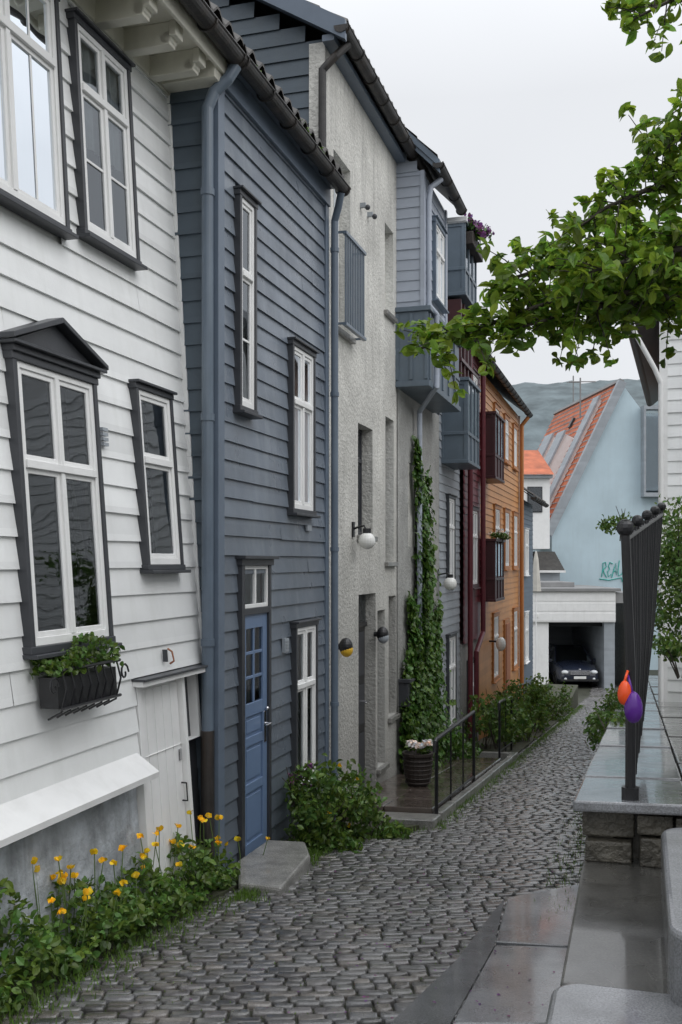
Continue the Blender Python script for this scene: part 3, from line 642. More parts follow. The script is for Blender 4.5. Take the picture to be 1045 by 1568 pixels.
# ================================================================ ground
Xs=np.unique(np.concatenate([np.linspace(-2500,2500,60),np.linspace(-60,60,25),np.linspace(-10,16,27),np.linspace(150,700,40)]))
Ys=np.unique(np.concatenate([np.linspace(-400,-20,6),np.linspace(-20,60,41),np.linspace(60,200,12),np.linspace(200,900,12),np.linspace(900,3200,70)]))
from mathutils import noise as mn
def gh(x,y):
    if y<-20: return -1.6+1.9
    if y<60: return gz(y)-.025
    z=-5.385
    if y<150: return z-(y-60)/90*12
    z=-17.4
    if y>800:
        t=min(1,(y-800)/800); t=t*t*(3-2*t)
        z+=t*(305+34*mn.noise(Vector((x/420,y/420,1)))+14*mn.noise(Vector((x/110,y/110,3)))+10*mn.noise(Vector((x/28,y/28,5)))+ -.05*abs(x-330))
    return z
v=[(x,y,gh(x,y)) for y in Ys for x in Xs]; nx=len(Xs); f=[[j*nx+i,j*nx+i+1,(j+1)*nx+i+1,(j+1)*nx+i] for j in range(len(Ys)-1) for i in range(nx-1)]
me=bpy.data.meshes.new('ground'); me.from_pydata(v,[],f)
gm=mat('ground_earth',(.04,.043,.028),.85,.4,3,.5,30)
hm=mat('hazy_hillside_forest',(.125,.155,.165),1,.35,.03,0,10)  # distance haze is mixed into the forest colour as blue-grey
me.materials.append(gm); me.materials.append(hm)
for p in me.polygons:
    if p.center[1]>150: p.material_index=1; p.use_smooth=True
ob=bpy.data.objects.new('ground',me); scene.collection.objects.link(ob)
# cobbles
V=[];Fc=[];Cc=[]
def left(s):
    if s<7.2: return .02
    if s<8.9: return .33
    if s<9.9: return .33+(s-8.9)*.7
    return 1.04
y=2.2
while y<43.5:
    pitch=random.uniform(.062,.088)
    xa=(-.05+.2873*y)/.9578-3.04-.3; xb=(2.76+.2873*y)/.9578-3.04
    x=xa-random.uniform(0,.1)
    while x<xb:
        w=random.uniform(.085,.165); cx_=x+w/2
        cy=y+.06*(cx_-(xa+xb)/2)+.02*math.sin(cx_*2.1+y*1.3)+.008*math.sin(cx_*9+y*5)+random.uniform(-.005,.005)
        o=(cx_+3.04)*.9578-.2873*cy; s=(cy+.2873*o)/.9578
        if left(s)-.05<o<2.75:
            hw=w/2-.0055; hp=pitch/2-.0045-random.uniform(0,.004); rot=random.uniform(-.06,.06)+.06; tlt=random.uniform(-.05,.05); tl2=random.uniform(-.08,.08); hh=random.uniform(-.006,.006)
            b=len(V); ca,sa=random.uniform(.82,.97),random.uniform(.6,.9)
            for (inset,dz) in ((0,-.03),(0,-.009),(.005,-.001),(.013,.0005)):
                for (ux,uy) in ((-1,-sa),(-ca,-1),(ca,-1),(1,-sa),(1,sa),(ca,1),(-ca,1),(-1,sa)):
                    xo=ux*(hw-inset); ys=uy*(hp-inset); px=cx_+xo-rot*ys; py=cy+ys+rot*xo
                    V.append((px,py,gz(py)+dz+hh+tlt*xo*.6+tl2*ys))
            V.append((cx_,cy,gz(cy)+.0015+hh))
            for r in range(3):
                for j in range(8): j2=(j+1)%8; Fc.append([b+r*8+j,b+r*8+j2,b+(r+1)*8+j2,b+(r+1)*8+j])
            for j in range(8): Fc.append([b+24+j,b+24+(j+1)%8,b+32])
            g=random.uniform(.5,1.35); tint=random.choice([(1,1,1),(1.02,.99,.97),(.98,.99,1.02),(1.08,1,.92),(1.02,.97,.98),(1.0,1,.97)])
            Cc+= [(g*tint[0],g*tint[1],g*tint[2],1)]*33
        x+=w
    y+=pitch
me=bpy.data.meshes.new('cobblestone_street'); me.from_pydata(V,[],Fc); me.materials.append(M['cobble'])
at=me.attributes.new('Col','FLOAT_COLOR','POINT'); at.data.foreach_set('color',np.array(Cc,dtype=np.float32).ravel())
me.polygons.foreach_set('use_smooth',[True]*len(me.polygons))
ob=bpy.data.objects.new('cobblestone_street',me); scene.collection.objects.link(ob)
G1=lambda x,y:gz(y)-.05
mb=MB(WM); pl=lambda pts,m,t=0:mb.plan(pts,G1,(lambda x,y:gz(y)+.014+t),m)
pl([(-.38,2.0),(.22,4.33),(.6,5.2),(.95,6.2),(1.07,6.52),(.84,5.46),(.47,4.3),(.1,2.0)],'asphalt',-.004); mb.build('asphalt_patch',None)
mb=MB(WM)
pl([(.855,5.5),(1.09,6.5),(1.66,6.9),(1.9,6.9),(1.9,5.45),(1.22,5.42)],'slab',.012)
pl([(.48,4.3),(.845,5.46),(1.9,5.38),(1.9,4.3)],'slab',.002); pl([(.1,2.0),(.475,4.28),(1.2,4.28),(1.2,2.0)],'slab',.0)
mb.build('stone_slab_pavement',None,bevel=.006)
mb=MB(FM)
wt=lambda s,o:-.63-.095*FM(s,o,0)[1]
s=5.37
while s<34:
    L=random.uniform(.75,1.15); h=random.uniform(-.008,.008)
    mb.plan([(s+.004,2.63),(s+L-.006,2.63),(s+L-.006,3.12),(s+.004,3.12)],lambda a,b:wt(a,b)-.055,lambda a,b,h=h:wt(a,b)+h,'slab')
    mb.plan([(s+.004,3.13),(s+L-.006,3.13),(s+L-.006,5.6),(s+.004,5.6)],lambda a,b:wt(a,b)-.055,lambda a,b,h=h:wt(a,b)-.004-h,'slabdk')
    s+=L
mb.build('terrace_coping_slabs',None,bevel=.01,bseg=2)
mb=MB(FM)
mb.plan([(5.55,2.72),(34,2.72),(34,5.9),(5.55,5.9)],lambda a,b:-8,lambda a,b:wt(a,b)-.06,'wallstone')
o=2.67
while o<4.3:
    w=random.uniform(.12,.3); zt_=wt(5.4,2.8)-.06; zb_=-1.34
    cutz=[zt_,zt_-random.uniform(.07,.14)] if random.random()<.7 else [zt_]
    if len(cutz)>1 and random.random()<.5: cutz.append(cutz[-1]-random.uniform(.06,.1))
    cutz.append(zb_)
    for za,zb in zip(cutz[:-1],cutz[1:]):
        sk=random.uniform(-.015,.015); f0=5.41+random.uniform(0,.06)
        mb.plan([(f0,o+sk),(5.6,o+.01),(5.6,o+w-.012),(f0+random.uniform(-.01,.02),o+w-.014-sk)],zb+.005,za-.007,'wallstone')
    o+=w
for row in range(8):
    s=5.5
    while s<20:
        w=random.uniform(.18,.4); z1=wt(s,2.7)-.07-row*.13
        mb.box(s,s+w-.015,2.68+random.uniform(0,.02),2.8,z1-.12,z1,'wallstone'); s+=w
mb.build('rubble_terrace_wall',None,bevel=.014,bseg=2)
mb=MB(FM)
mb.box(4.1,5.6,2.67,5.5,-3,-1.335,'slabdk'); mb.build('wet_concrete_landing',None,bevel=.01,bseg=2)
def rounded(s0,s1,o0,o1,r):
    pts=[]
    for (cs,co,a0) in ((s1-r,o0+r,270),(s1-.02,o1-.02,0),(s0+.02,o1-.02,90),(s0+r,o0+r,180)):
        rr=r if co<o1-.1 else .02
        for k in range(7): a=math.radians(a0+15*k); pts.append((cs+rr*math.cos(a), co+rr*math.sin(a)))
    return pts
mb=MB(FM); mb.plan(rounded(2.2,4.09,2.65,3.7,.1),-3,-1.32,'slab'); mb.build('granite_step',None,bevel=.02,bseg=3)
mb=MB(FM); mb.plan(rounded(3.95,5.25,2.995,4.6,.12),-1.4,-1.1,'slab'); mb.build('granite_bench_block',None,bevel=.025,bseg=3)
mb=MB(FM); l0=lambda a,b:-4; l1=lambda a,b:gso(a,b)+.13
for k in range(8):
    a=10.35+k*.62
    for j in range(2): mb.plan([(a+.004,.02+j*.49),(a+.614,.02+j*.49),(a+.614,.5+j*.49),(a+.004,.5+j*.49)],l0,l1,'slabbr')
mb.build('paved_landing',None,bevel=.006)
mb=MB(FM); mb.plan([(9.95,.35),(10.34,.35),(10.34,1.08),(9.95,1.08)],l0,lambda a,b:gso(a,b)+.08,'stone')
a=10.35
while a<16.3:
    L=random.uniform(.6,1.0); mb.plan([(a,1.0),(min(a+L-.01,16.4),1.0),(min(a+L-.01,16.4),1.09),(a,1.09)],l0,lambda p,q,h=random.uniform(.09,.105):gso(p,q)+h,'stone'); a+=L
mb.plan([(16.45,.0),(16.6,.0),(16.6,1.09),(16.45,1.09)],l0,lambda a,b:gso(a,b)+.1,'stone')
mb.build('stone_kerb',None,bevel=.01)
mb=MB(FM); mb.plan([(1,-.4),(7.9,-.4),(7.9,.3),(7.2,.25),(1,-.02)],l0,lambda a,b:gso(a,b)+.02,'soil'); mb.plan([(7.9,-.02),(9.95,-.02),(9.95,.95),(8.97,.36),(7.9,.3)],l0,lambda a,b:gso(a,b)+.03,'soil'); mb.plan([(16.6,-.02),(34,-.02),(34,1.0),(16.6,1.0)],l0,lambda a,b:gso(a,b)+.02,'soil')
mb.build('planting_bed_soil',None)
# ================================================================ railings
def railing(name,a,b,h0,h1,n,curve=True):
    mb=MB(WM); A0=Vector(a);B0=Vector(b)
    for i in range(n):
        t=i/(n-1); p=A0.lerp(B0,t); h=h0+(h1-h0)*t; r=.018 if i in (0,n-1) else .009
        mb.tube([tuple(p),(p.x,p.y,p.z+h)],r,'black',8)
    q0=A0+Vector((0,0,h0)); q1=B0+Vector((0,0,h1)); d=(A0-B0).normalized()
    mb.tube([tuple(q0+d*.1+Vector((0,0,-.12))),tuple(q0+d*.08+Vector((0,0,-.02))),tuple(q0),tuple(q1)],.02,'black',10)
    mb.tube([tuple(A0+Vector((0,0,.15))),tuple(B0+Vector((0,0,.15)))],.012,'black',8)
    return mb.build(name,None)
railing('black_iron_handrail',(.92,9.6,gz(9.6)),(1.6,12.0,gz(12.0)),.8,.93,4)
railing('black_iron_handrail',(2.42,15.2,gz(15.2)),(2.86,16.7,gz(16.7)),.9,.92,3)
railing('black_iron_handrail',(3.9,22,gz(22)),(5.2,26.3,gz(26.3)),.95,.95,9)
mb=MB(WM)
n=17
for i in range(n):
    t=i/(n-1); b=Vector((1.285+.715*t,4.42+2.2*t,-1.06)); tp_=Vector((1.262+.87*t,4.42+2.2*t,.13+.215*t))
    big=i%4==0; r=.010 if not big else .014
    if i==0: r=.024
    midp=b.lerp(tp_,.5)+Vector((.012,0,0))
    mb.tube([tuple(b),tuple(midp),tuple(tp_)],r,'black',8,r1=r*.85)
    if big: mb.ball(tuple(tp_+Vector((0,0,.02))),.03 if i else .04,'black',12,8)
mb.tube([(1.262,4.42,.1),(2.132,6.62,.315)],.014,'black',8); mb.tube([(1.28,4.42,-.88),(2.0,6.62,-.88)],.012,'black',8)
mb.tube([(1.285,4.42,-1.07),(1.285,4.42,-1.0)],.04,'black',8)
mb.build('black_iron_railing',None,smooth=False)
mb=MB(WM); mb.ball((1.243,4.36,-.575),(.034,.055),'rubr',16,12,prof=lambda t:.75+.35*t); mb.tube([(1.24,4.36,-.53),(1.262,4.38,-.48)],.006,'rubr',6); mb.ball((1.275,4.34,-.635),(.042,.07),'rubp',16,12,prof=lambda t:.8+.3*t); mb.tube([(1.27,4.34,-.57),(1.262,4.38,-.5)],.006,'rubp',6)
mb.build('party_balloons',None,smooth=True)
# ================================================================ vegetation
def leafmesh(name,pts,size,mt,nrm=None,up=.5,aspect=.55,jit=.6,bright=None):
    n=len(pts); P=np.array(pts); 
    d=rng.normal(size=(n,3)); d/=np.linalg.norm(d,axis=1)[:,None]
    if nrm is not None:
        d=d*jit+np.array(nrm); 
    else: d[:,2]=d[:,2]*.6+up
    d/=np.linalg.norm(d,axis=1)[:,None]
    a=rng.normal(size=(n,3)); a-= (a*d).sum(1)[:,None]*d; a/=np.linalg.norm(a,axis=1)[:,None]; b=np.cross(d,a)
    sz=size*rng.uniform(.55,1.25,n)[:,None]
    w=aspect*.5
    base=P-a*sz*.5; tip=P+a*sz*.5-d*sz*.15; l=P+b*sz*w-a*sz*.05+d*sz*.1; r=P-b*sz*w-a*sz*.05+d*sz*.1; c=P.copy()
    l2=P+b*sz*w*.75+a*sz*.22+d*sz*.06; r2=P-b*sz*w*.75+a*sz*.22+d*sz*.06; 
    l3=P+b*sz*w*.7-a*sz*.32+d*sz*.05; r3=P-b*sz*w*.7-a*sz*.32+d*sz*.05
    V=np.stack([base,l3,l,l2,tip,r2,r,r3,c],1).reshape(-1,3)
    idx=np.arange(n)[:,None]*9
    F=np.concatenate([idx+np.array([i,8,(i+1)%8]) for i in range(8)],0)
    me=bpy.data.meshes.new(name); me.from_pydata(V.tolist(),[],F.tolist()); me.materials.append(M[mt])
    g=rng.uniform(.55,1.45,n)
    if bright is not None: g*=np.array(bright)
    hue=rng.uniform(-.2,.25,n)
    col=np.stack([g*(1+hue),g,g*(1-hue*.8),np.ones(n)],1).repeat(9,0)
    at=me.attributes.new('Col','FLOAT_COLOR','POINT'); at.data.foreach_set('color',col.astype(np.float32).ravel())
    return me
def addobj(name,me,parent=None):
    ob=bpy.data.objects.new(name,me); scene.collection.objects.link(ob)
    if parent: ob.parent=parent; ob.matrix_parent_inverse=Matrix.Translation(-Vector(parent.location))
    return ob
def clump(center,rad,n):
    out=[]; k=max(4,int(n/70))
    subs=[]
    for _ in range(k):
        d=rng.normal(size=3); d/=np.linalg.norm(d); subs.append(np.array(center)+d*np.array(rad)*rng.uniform(.3,.85))
    for i in range(n):
        s=subs[i%k]; d=rng.normal(size=3); d/=np.linalg.norm(d)
        out.append(s+d*np.array(rad)*.38*rng.uniform(.3,1.15))
    return out
def bush(name,items,size,mt,flowers=None,**kw):
    pts=[]
    for (c,r,n) in items: pts+=clump(c,r,n)
    e=empty(name,items[0][0]); addobj('foliage',leafmesh('foliage',pts,size,mt,**kw),e)
    mb=MB(WM)
    for (c,r,n) in items:
        for _ in range(7):
            b=(c[0]+random.uniform(-.2,.2)*r[0],c[1]+random.uniform(-.2,.2)*r[1],c[2]-r[2]); t=(c[0]+random.uniform(-.7,.7)*r[0],c[1]+random.uniform(-.7,.7)*r[1],c[2]+random.uniform(0,.7)*r[2])
            m=((b[0]+t[0])/2,(b[1]+t[1])/2,(b[2]+t[2])/2+.05); mb.tube([b,m,t],.008,'bark',5,r1=.003)
    mb.build('stems',e)
    if flowers:
        fm_,cnt,fs=flowers; fp=[pts[i]+np.array([0,0,.03]) for i in rng.choice(len(pts),cnt)]
        q=[]
        for p in fp:
            for _ in range(6): q.append(p+rng.normal(size=3)*fs*.35)
        addobj('blossoms',leafmesh('blossoms',q,fs,fm_,aspect=.9),e)
    return e
def W(s,o,z): return np.array(FM(s,o,z))
bush('rose_shrub',[(W(8.8,.34,-2.06),(.36,.32,.38),1100),(W(9.25,.4,-2.1),(.38,.36,.36),1100),(W(8.75,.42,-2.36),(.3,.25,.15),600),(W(9.4,.6,-2.38),(.36,.34,.16),650)],.065,'leaf',flowers=('poppy',9,.03))
bush('red_flowering_shrub',[(W(8.75,.14,-1.82),(.2,.16,.22),220)],.045,'leaf',flowers=('petunia',12,.03))
its=[]
for s in np.arange(16.9,26,.9): its.append((W(s,.6+.25*math.sin(s*2),gso(s,.6)+.5+.12*math.sin(s*3.1)),(.55,.65,.6+.12*math.sin(s)),560))
bush('hedge_border_shrubs',its,.095,'leaf',flowers=('petal',20,.05))
bush('border_shrub',[(W(15.3,.45,-2.75),(.35,.4,.35),350),(W(14.5,.3,-2.6),(.3,.3,.4),300)],.08,'leafivy')
# irregular climbing vine: leaves follow wandering runners
pts=[];nr=[]; vb=MB(FM)
def runner(s0_,z0_,s1_,z1_,spread,n,wob):
    ph=rng.uniform(0,6); path=[]
    for j in range(15):
        t=j/14; path.append((s0_+(s1_-s0_)*t+wob*math.sin(ph+t*5)+.05*math.sin(ph*2+t*13),.035,z0_+(z1_-z0_)*t))
    vb.tube(path,.01,'bark',5,r1=.004)
    for _ in range(n):
        t=rng.random(); j=min(13,int(t*14)); f_=t*14-j; a=path[j]; b=path[j+1]
        s_=a[0]+(b[0]-a[0])*f_; z_=a[2]+(b[2]-a[2])*f_
        sp_=spread*(1.15-.75*t)*(.6+.5*math.sin(t*17+ph)**2)
        s_+=rng.normal()*sp_*.5; z_+=rng.normal()*.07
        if s_<12.97: s_=12.97+rng.random()*.15
        bump=.07+.3*(1-t)*rng.random()
        pts.append(W(s_,.03+bump*rng.random()+.02,z_)); nr.append((NX,NY,.35))
runner(13.9,-2.9,13.95,1.55,.3,2000,.1); runner(13.7,-2.9,14.15,1.0,.32,1600,.12); runner(13.4,-2.9,13.5,-.5,.35,1200,.1)
runner(14.3,-2.9,14.7,.2,.36,1500,.12); runner(14.7,-2.9,15.3,-.7,.4,1300,.1); runner(13.2,-2.9,13.2,-1.3,.3,700,.06); runner(14.1,-.6,14.5,1.2,.12,260,.1)
for _ in range(700):
    s_=rng.uniform(13.1,15.6); z_=-2.95+abs(rng.normal())*.45; pts.append(W(s_,.05+rng.random()*.35,z_)); nr.append((NX,NY,.6))
e=empty('climbing_ivy',tuple(W(14,0,-2.9))); addobj('foliage',leafmesh('foliage',pts,.09,'leafivy',nrm=nr,aspect=.8),e); vb.build('vine_stems',e)
pts=[];br_=[]
for i in range(6500):
    s=rng.uniform(3.5,7.35); o=rng.uniform(-.2,.26)*(1 if s<6.8 else .9); hmax=.4*(.5+.5*math.sin(s*5.1+1)**2+.2*math.sin(s*13))*(1.15-max(0,o)*2.2)*(1 if s<6.2 else .8)
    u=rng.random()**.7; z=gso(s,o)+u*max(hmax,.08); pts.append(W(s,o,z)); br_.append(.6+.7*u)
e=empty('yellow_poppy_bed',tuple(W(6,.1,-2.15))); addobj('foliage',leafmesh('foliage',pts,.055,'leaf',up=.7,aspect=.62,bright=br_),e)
mb=MB(WM); fl=[]
for i in range(52):
    s=rng.choice([rng.uniform(5.2,6.0),rng.uniform(6.3,7.3)]) if i<46 else rng.uniform(7.4,7.8); o=rng.uniform(-.12,.2); b=W(s,o,gso(s,o)); h=rng.uniform(.3,.56) if i<46 else rng.uniform(.2,.3)
    t=b+np.array([rng.uniform(-.08,.08),rng.uniform(-.08,.08),h]); mb.tube([tuple(b),tuple((b+t)/2+np.array([.01,0,.02])),tuple(t)],.003,'stem',5); 
    for k in range(5):
        a=k*1.26+rng.random(); fl.append(t+np.array([math.cos(a)*.012,math.sin(a)*.012,.01]))
mb.build('stems',e); addobj('poppy_flowers',leafmesh('poppy_flowers',fl,.036,'poppy',aspect=.95,up=.2),e)
V=[];F=[];Cc=[]
def blade(p,h,w):
    a=rng.uniform(0,6.28); dx,dy=math.cos(a),math.sin(a); l=rng.uniform(-.5,.5,2)*h; b=len(V)
    V.extend([(p[0]-dx*w,p[1]-dy*w,p[2]),(p[0]+dx*w,p[1]+dy*w,p[2]),(p[0]+l[0],p[1]+l[1],p[2]+h)]); F.append([b,b+1,b+2]); g=rng.uniform(.7,1.6); Cc.extend([(g,g,g*.8,1)]*3)
for i in range(18000):
    u=rng.random()
    if u<.35: s=rng.uniform(3,8.9); o=.33+abs(rng.normal())*.09 if s>6.9 else .16+rng.normal()*.13
    elif u<.65: s=rng.uniform(8.6,34); o=(1.06 if s>9.9 else .35+(s-8.9)*.65)+abs(rng.normal())*.08
    elif u<.8: s=rng.uniform(6.9,30); o=2.42+rng.normal()*.09
    else: s=rng.uniform(4,30); o=rng.uniform(.4,2.6); 
    h=rng.uniform(.015,.06) if u<.8 else rng.uniform(.008,.016)
    P_=W(s,o,0); P_[2]=gz(P_[1])+(0.0 if u<.8 else -.008); blade(P_,h,.004)
me=bpy.data.meshes.new('verge_grass'); me.from_pydata(V,[],F); me.materials.append(M['leaf']); at=me.attributes.new('Col','FLOAT_COLOR','POINT'); at.data.foreach_set('color',np.array(Cc,dtype=np.float32).ravel()); addobj('verge_grass',me)
pp=[]
for i in range(190):
    x=rng.normal()*.5+.35+ (rng.random()*.5); y_=rng.uniform(3.6,7.5); pp.append((x,y_,gz(y_)+.02))
addobj('fallen_petals',leafmesh('fallen_petals',pp,.017,'petunia',nrm=[(0,0,1)]*len(pp),jit=.2,aspect=.8))
mp_=[]
for i in range(260):
    s=rng.choice([8.75,8.9,9.3,7.9])+rng.normal()*.09; mp_.append(W(s,.17+rng.normal()*.03,3.62+rng.random()*.05))
addobj('gutter_moss',leafmesh('gutter_moss',mp_,.03,'leaf'))
# window box
e=empty('window_flower_box',AM(5.65,.2,-.7)); mb=MB(AM)
b0,b1=5.36,5.96
mb.box(b0,b1,.05,.16,-.76,-.6,'black')
for k in range(8):
    a=b0+.02+k*(b1-b0-.04)/7; mb.tube([(a,.05,-.58),(a,.18,-.56),(a,.2,-.66),(a,.16,-.78),(a,.08,-.82)],.006,'black',6)
mb.tube([(b0,.19,-.56),(b1,.19,-.56)],.009,'black',6); mb.tube([(b0,.18,-.76),(b1,.18,-.76)],.009,'black',6)
for c in (b1+.06,b0-.06):
    mb.tube([(c+.05*math.cos(t*.6)*(1-t/14),.18,-.64+.06*math.sin(t*.6)*(1-t/14)) for t in range(12)],.006,'black',6)
mb.build('iron_basket',e)
pts=[]
for i in range(620):
    s=rng.uniform(b0-.04,b1+.02); pts.append(np.array(AM(s,rng.uniform(.02,.21),-.59+rng.random()*(.13+.06*math.sin(s*9)))))
addobj('foliage',leafmesh('foliage',pts,.04,'leaf',up=.6,aspect=.7),e)
# flower pot
e=empty('wicker_flower_pot',tuple(W(11.95,.5,-2.5))); c=W(11.95,.5,0); zb=gz(c[1])+.13; mb=MB(WM)
prof=[(0,.11),(.02,.12),(.12,.155),(.24,.165),(.33,.16),(.35,.18),(.38,.18),(.38,.15),(.33,.13)]
k=20;kk=mb.mi('basket')
for (z,r) in prof:
    for j in range(k): a=2*math.pi*j/k; mb.v.append((c[0]+r*math.cos(a),c[1]+r*math.sin(a),zb+z))
for i in range(len(prof)-1):
    for j in range(k): mb.f.append([i*k+j,i*k+(j+1)%k,(i+1)*k+(j+1)%k,(i+1)*k+j]); mb.m.append(kk)
mb.f.append(list(range(k))); mb.m.append(kk)
for z in (.05,.1,.15,.2,.25,.3): mb.tube([(c[0]+(.135+z*.12)*math.cos(a*.3142),c[1]+(.135+z*.12)*math.sin(a*.3142),zb+z) for a in range(21)],.01,'basket',5)
mb.build('wicker_pot',e)
addobj('foliage',leafmesh('foliage',clump((c[0],c[1],zb+.42),(.16,.16,.08),200),.06,'leaf'),e); addobj('blossoms',leafmesh('blossoms',clump((c[0],c[1],zb+.48),(.17,.17,.08),170),.05,'petal',aspect=.95,up=.9),e)
c=W(16.5,.42,5.15); bush('petunia_planter',[(c,(.3,.45,.24),420)],.08,'leafivy',flowers=('petunia',70,.07))
mb=MB(FM); mb.box(16.0,17.0,.3,.48,4.85,5.05,'basket'); mb.build('planter_trough',None,bevel=.01)
c=W(20.1,.35,.5); bush('balcony_geraniums',[(c,(.25,.6,.14),260)],.08,'leaf',flowers=('petal',24,.06))
bush('wall_creeper',[(W(10.6,2.68,-1.6),(.2,.6,.22),480),(W(11.9,2.6,-1.75),(.24,.8,.36),750),(W(13.6,2.62,-1.9),(.25,.9,.4),620),(W(10.3,2.58,-2.0),(.12,.35,.35),260)],.06,'leaf')
bush('garden_hedge',[((3.85,11.2,.15),(.45,.8,.62),2600),((3.85,10.9,-.55),(.5,.9,.6),2000),((3.4,12,.5),(.3,.5,.25),260),((4.4,11.5,.5),(.6,.8,.5),900),((3.5,10.3,-.95),(.35,.5,.25),600)],.065,'leaf')
mb=MB(FM); mb.plan([(8.9,4.05),(12.5,4.05),(12.5,4.4),(8.9,4.4)],-3,-1.0,'stone'); mb.build('low_garden_wall',None,bevel=.02)
# ---- tree
T=empty('overhanging_apple_tree',(2.75,5.5,-1.1))
br=MB(WM); tw_pts=[]; tw_nr=[]; tw_b=[]
br.tube([(2.75,5.5,-1.3),(2.72,5.48,-.5),(2.68,5.45,.4),(2.55,5.4,1.1),(2.5,5.35,1.8),(2.4,5.3,2.6)],.12,'bark',12,r1=.05)
mains=[([(2.6,5.42,.95),(2.1,5.2,1.2),(1.72,5.0,1.32),(1.34,5,1.36),(.98,4.95,1.27),(.65,4.95,1.15),(.4,4.95,1.06)],1.2,.2),
 ([(2.55,5.4,1.3),(2.1,5.2,1.6),(1.72,5.1,1.66),(1.34,5.1,1.56),(1.08,5.05,1.5),(.85,5,1.42),(.78,5,1.36)],1.2,.2),
 ([(2.5,5.35,1.7),(2.1,5.2,1.9),(1.72,5.0,1.9),(1.5,4.95,1.84),(1.3,4.9,1.74),(1.14,4.9,1.62)],1.4,.24),
 ([(2.6,5.42,.95),(2.2,5.3,1.25),(1.85,5.1,1.32),(1.55,5.05,1.32),(1.3,5.0,1.28),(1.05,4.9,1.2),(.8,4.9,1.13)],1.3,.19),
 ([(2.4,5.3,2.5),(2.1,5.1,2.76),(1.85,5,2.82),(1.66,5,2.82),(1.46,5,2.72)],1.0,.16),
 ([(2.45,5.3,2.0),(2.1,5.15,2.15),(1.85,5.0,2.2),(1.66,5,2.1),(1.52,5,1.98)],1.2,.19),
 ([(2.45,5.3,2.2),(2.1,5.15,2.3),(1.85,5.0,2.34),(1.7,5,2.28)],.8,.13),
 ([(2.55,5.4,1.3),(2.0,5.6,1.5),(1.8,5.5,1.75),(1.6,5.5,1.85)],1.2,.24),
 ([(2.55,5.4,1.3),(2.0,5.3,1.45),(1.6,5.3,1.55),(1.3,5.3,1.6),(1.1,5.3,1.55)],1.4,.24),
 ([(2.5,5.35,1.5),(2.0,4.8,1.6),(1.65,4.75,1.5),(1.35,4.7,1.42),(1.12,4.7,1.35)],1.2,.22),
 ([(2.5,5.35,1.3),(2.0,5.2,1.42),(1.7,5.2,1.38),(1.45,5.2,1.38),(1.2,5.2,1.32),(1.0,5.2,1.28)],1.4,.21),
 ([(2.6,5.42,1.2),(3.2,5.6,1.8),(3.7,5.7,2.2)],.6,.3),([(2.5,5.35,1.8),(2.8,4.8,2.6),(2.9,4.4,3.1)],.6,.3)]
def rosette(p,dirn,n,sz):
    bb=rng.uniform(.75,1.25)
    for _ in range(n):
        d=rng.normal(size=3)*.8+dirn*.5+np.array([0,0,.3]); d/=np.linalg.norm(d)
        tw_pts.append(p+d*sz*.55); tw_nr.append(d*0.4+np.array([0,0,.75])+rng.normal(size=3)*.4); tw_b.append(bb)
for m,den,spr in mains:
    br.tube(m,.024,'bark',8,r1=.005)
    m=[np.array(q) for q in m]
    for a,b in zip(m[1:-1],m[2:]):
        L=np.linalg.norm(b-a); cnt=int(L/.021*den)
        for k in range(cnt):
            p=a+(b-a)*(k+rng.random())/cnt; ax=(b-a)/L
            d=rng.normal(size=3)*np.array([.7,.9,.75])+ax*.4+np.array([0,0,.05]); d/=np.linalg.norm(d); ln=rng.uniform(.05,1.0)**1.2*spr*1.35+.03
            q=p+d*ln+np.array([0,0,-.12*ln]); br.tube([tuple(p),tuple((p+q)/2+np.array([0,0,.012])),tuple(q)],.004,'bark',4,r1=.002)
            rosette(q,d,6,.06); 
            if ln>.1: rosette(p+(q-p)*.6,d,4,.055)
            if ln>.19: rosette(p+(q-p)*.35,d,3,.05)
    rosette(m[-1],np.array([-.5,0,0.3]),8,.06)
br.build('trunk_and_branches',T,smooth=True)
addobj('foliage',leafmesh('foliage',tw_pts,.08,'leaftree',nrm=tw_nr,jit=.5,aspect=.52,bright=tw_b),T)
# ================================================================ car
Cr=empty('parked_car',(10.2,44,-5.36))
cx,yf,g0=10.1,42.1,-5.36
bm=bmesh.new()
st=[(0,.62,.35,.62),(.12,.8,.26,.78),(.5,.86,.24,.92),(1.15,.88,.24,1.02),(1.3,.88,.24,1.05),(2.0,.88,.24,1.06),(3.6,.88,.24,1.06),(4.3,.84,.28,1.02),(4.4,.76,.36,.95)]
rings=[]
for (y,w,zl,zt) in st:
    r=[]
    for (ux,uz) in ((-1,0),(-1.02,.35),(-1,.7),(-.9,.95),(-.5,1.03),(0,1.05),(.5,1.03),(.9,.95),(1,.7),(1.02,.35),(1,0)):
        r.append(bm.verts.new((cx+ux*w,yf+y,g0+zl+uz*(zt-zl))))
    rings.append(r)
for a,b in zip(rings[:-1],rings[1:]):
    for i in range(len(a)-1): bm.faces.new((a[i],a[i+1],b[i+1],b[i]))
    bm.faces.new((a[-1],a[0],b[0],b[-1]))
bm.faces.new(rings[0]); bm.faces.new(rings[-1][::-1])
me=bpy.data.meshes.new('body'); bmesh.ops.recalc_face_normals(bm,faces=bm.faces); bm.to_mesh(me); bm.free(); me.materials.append(M['carpaint']); me.polygons.foreach_set('use_smooth',[True]*len(me.polygons)); addobj('body',me,Cr)
mb=MB(lambda x,y,z:(cx+x,yf+y,g0+z))
pts=[(1.2,1.02,.8),(1.9,1.58,.62),(2.4,1.64,.63),(3.7,1.6,.62),(4.25,1.02,.78)]
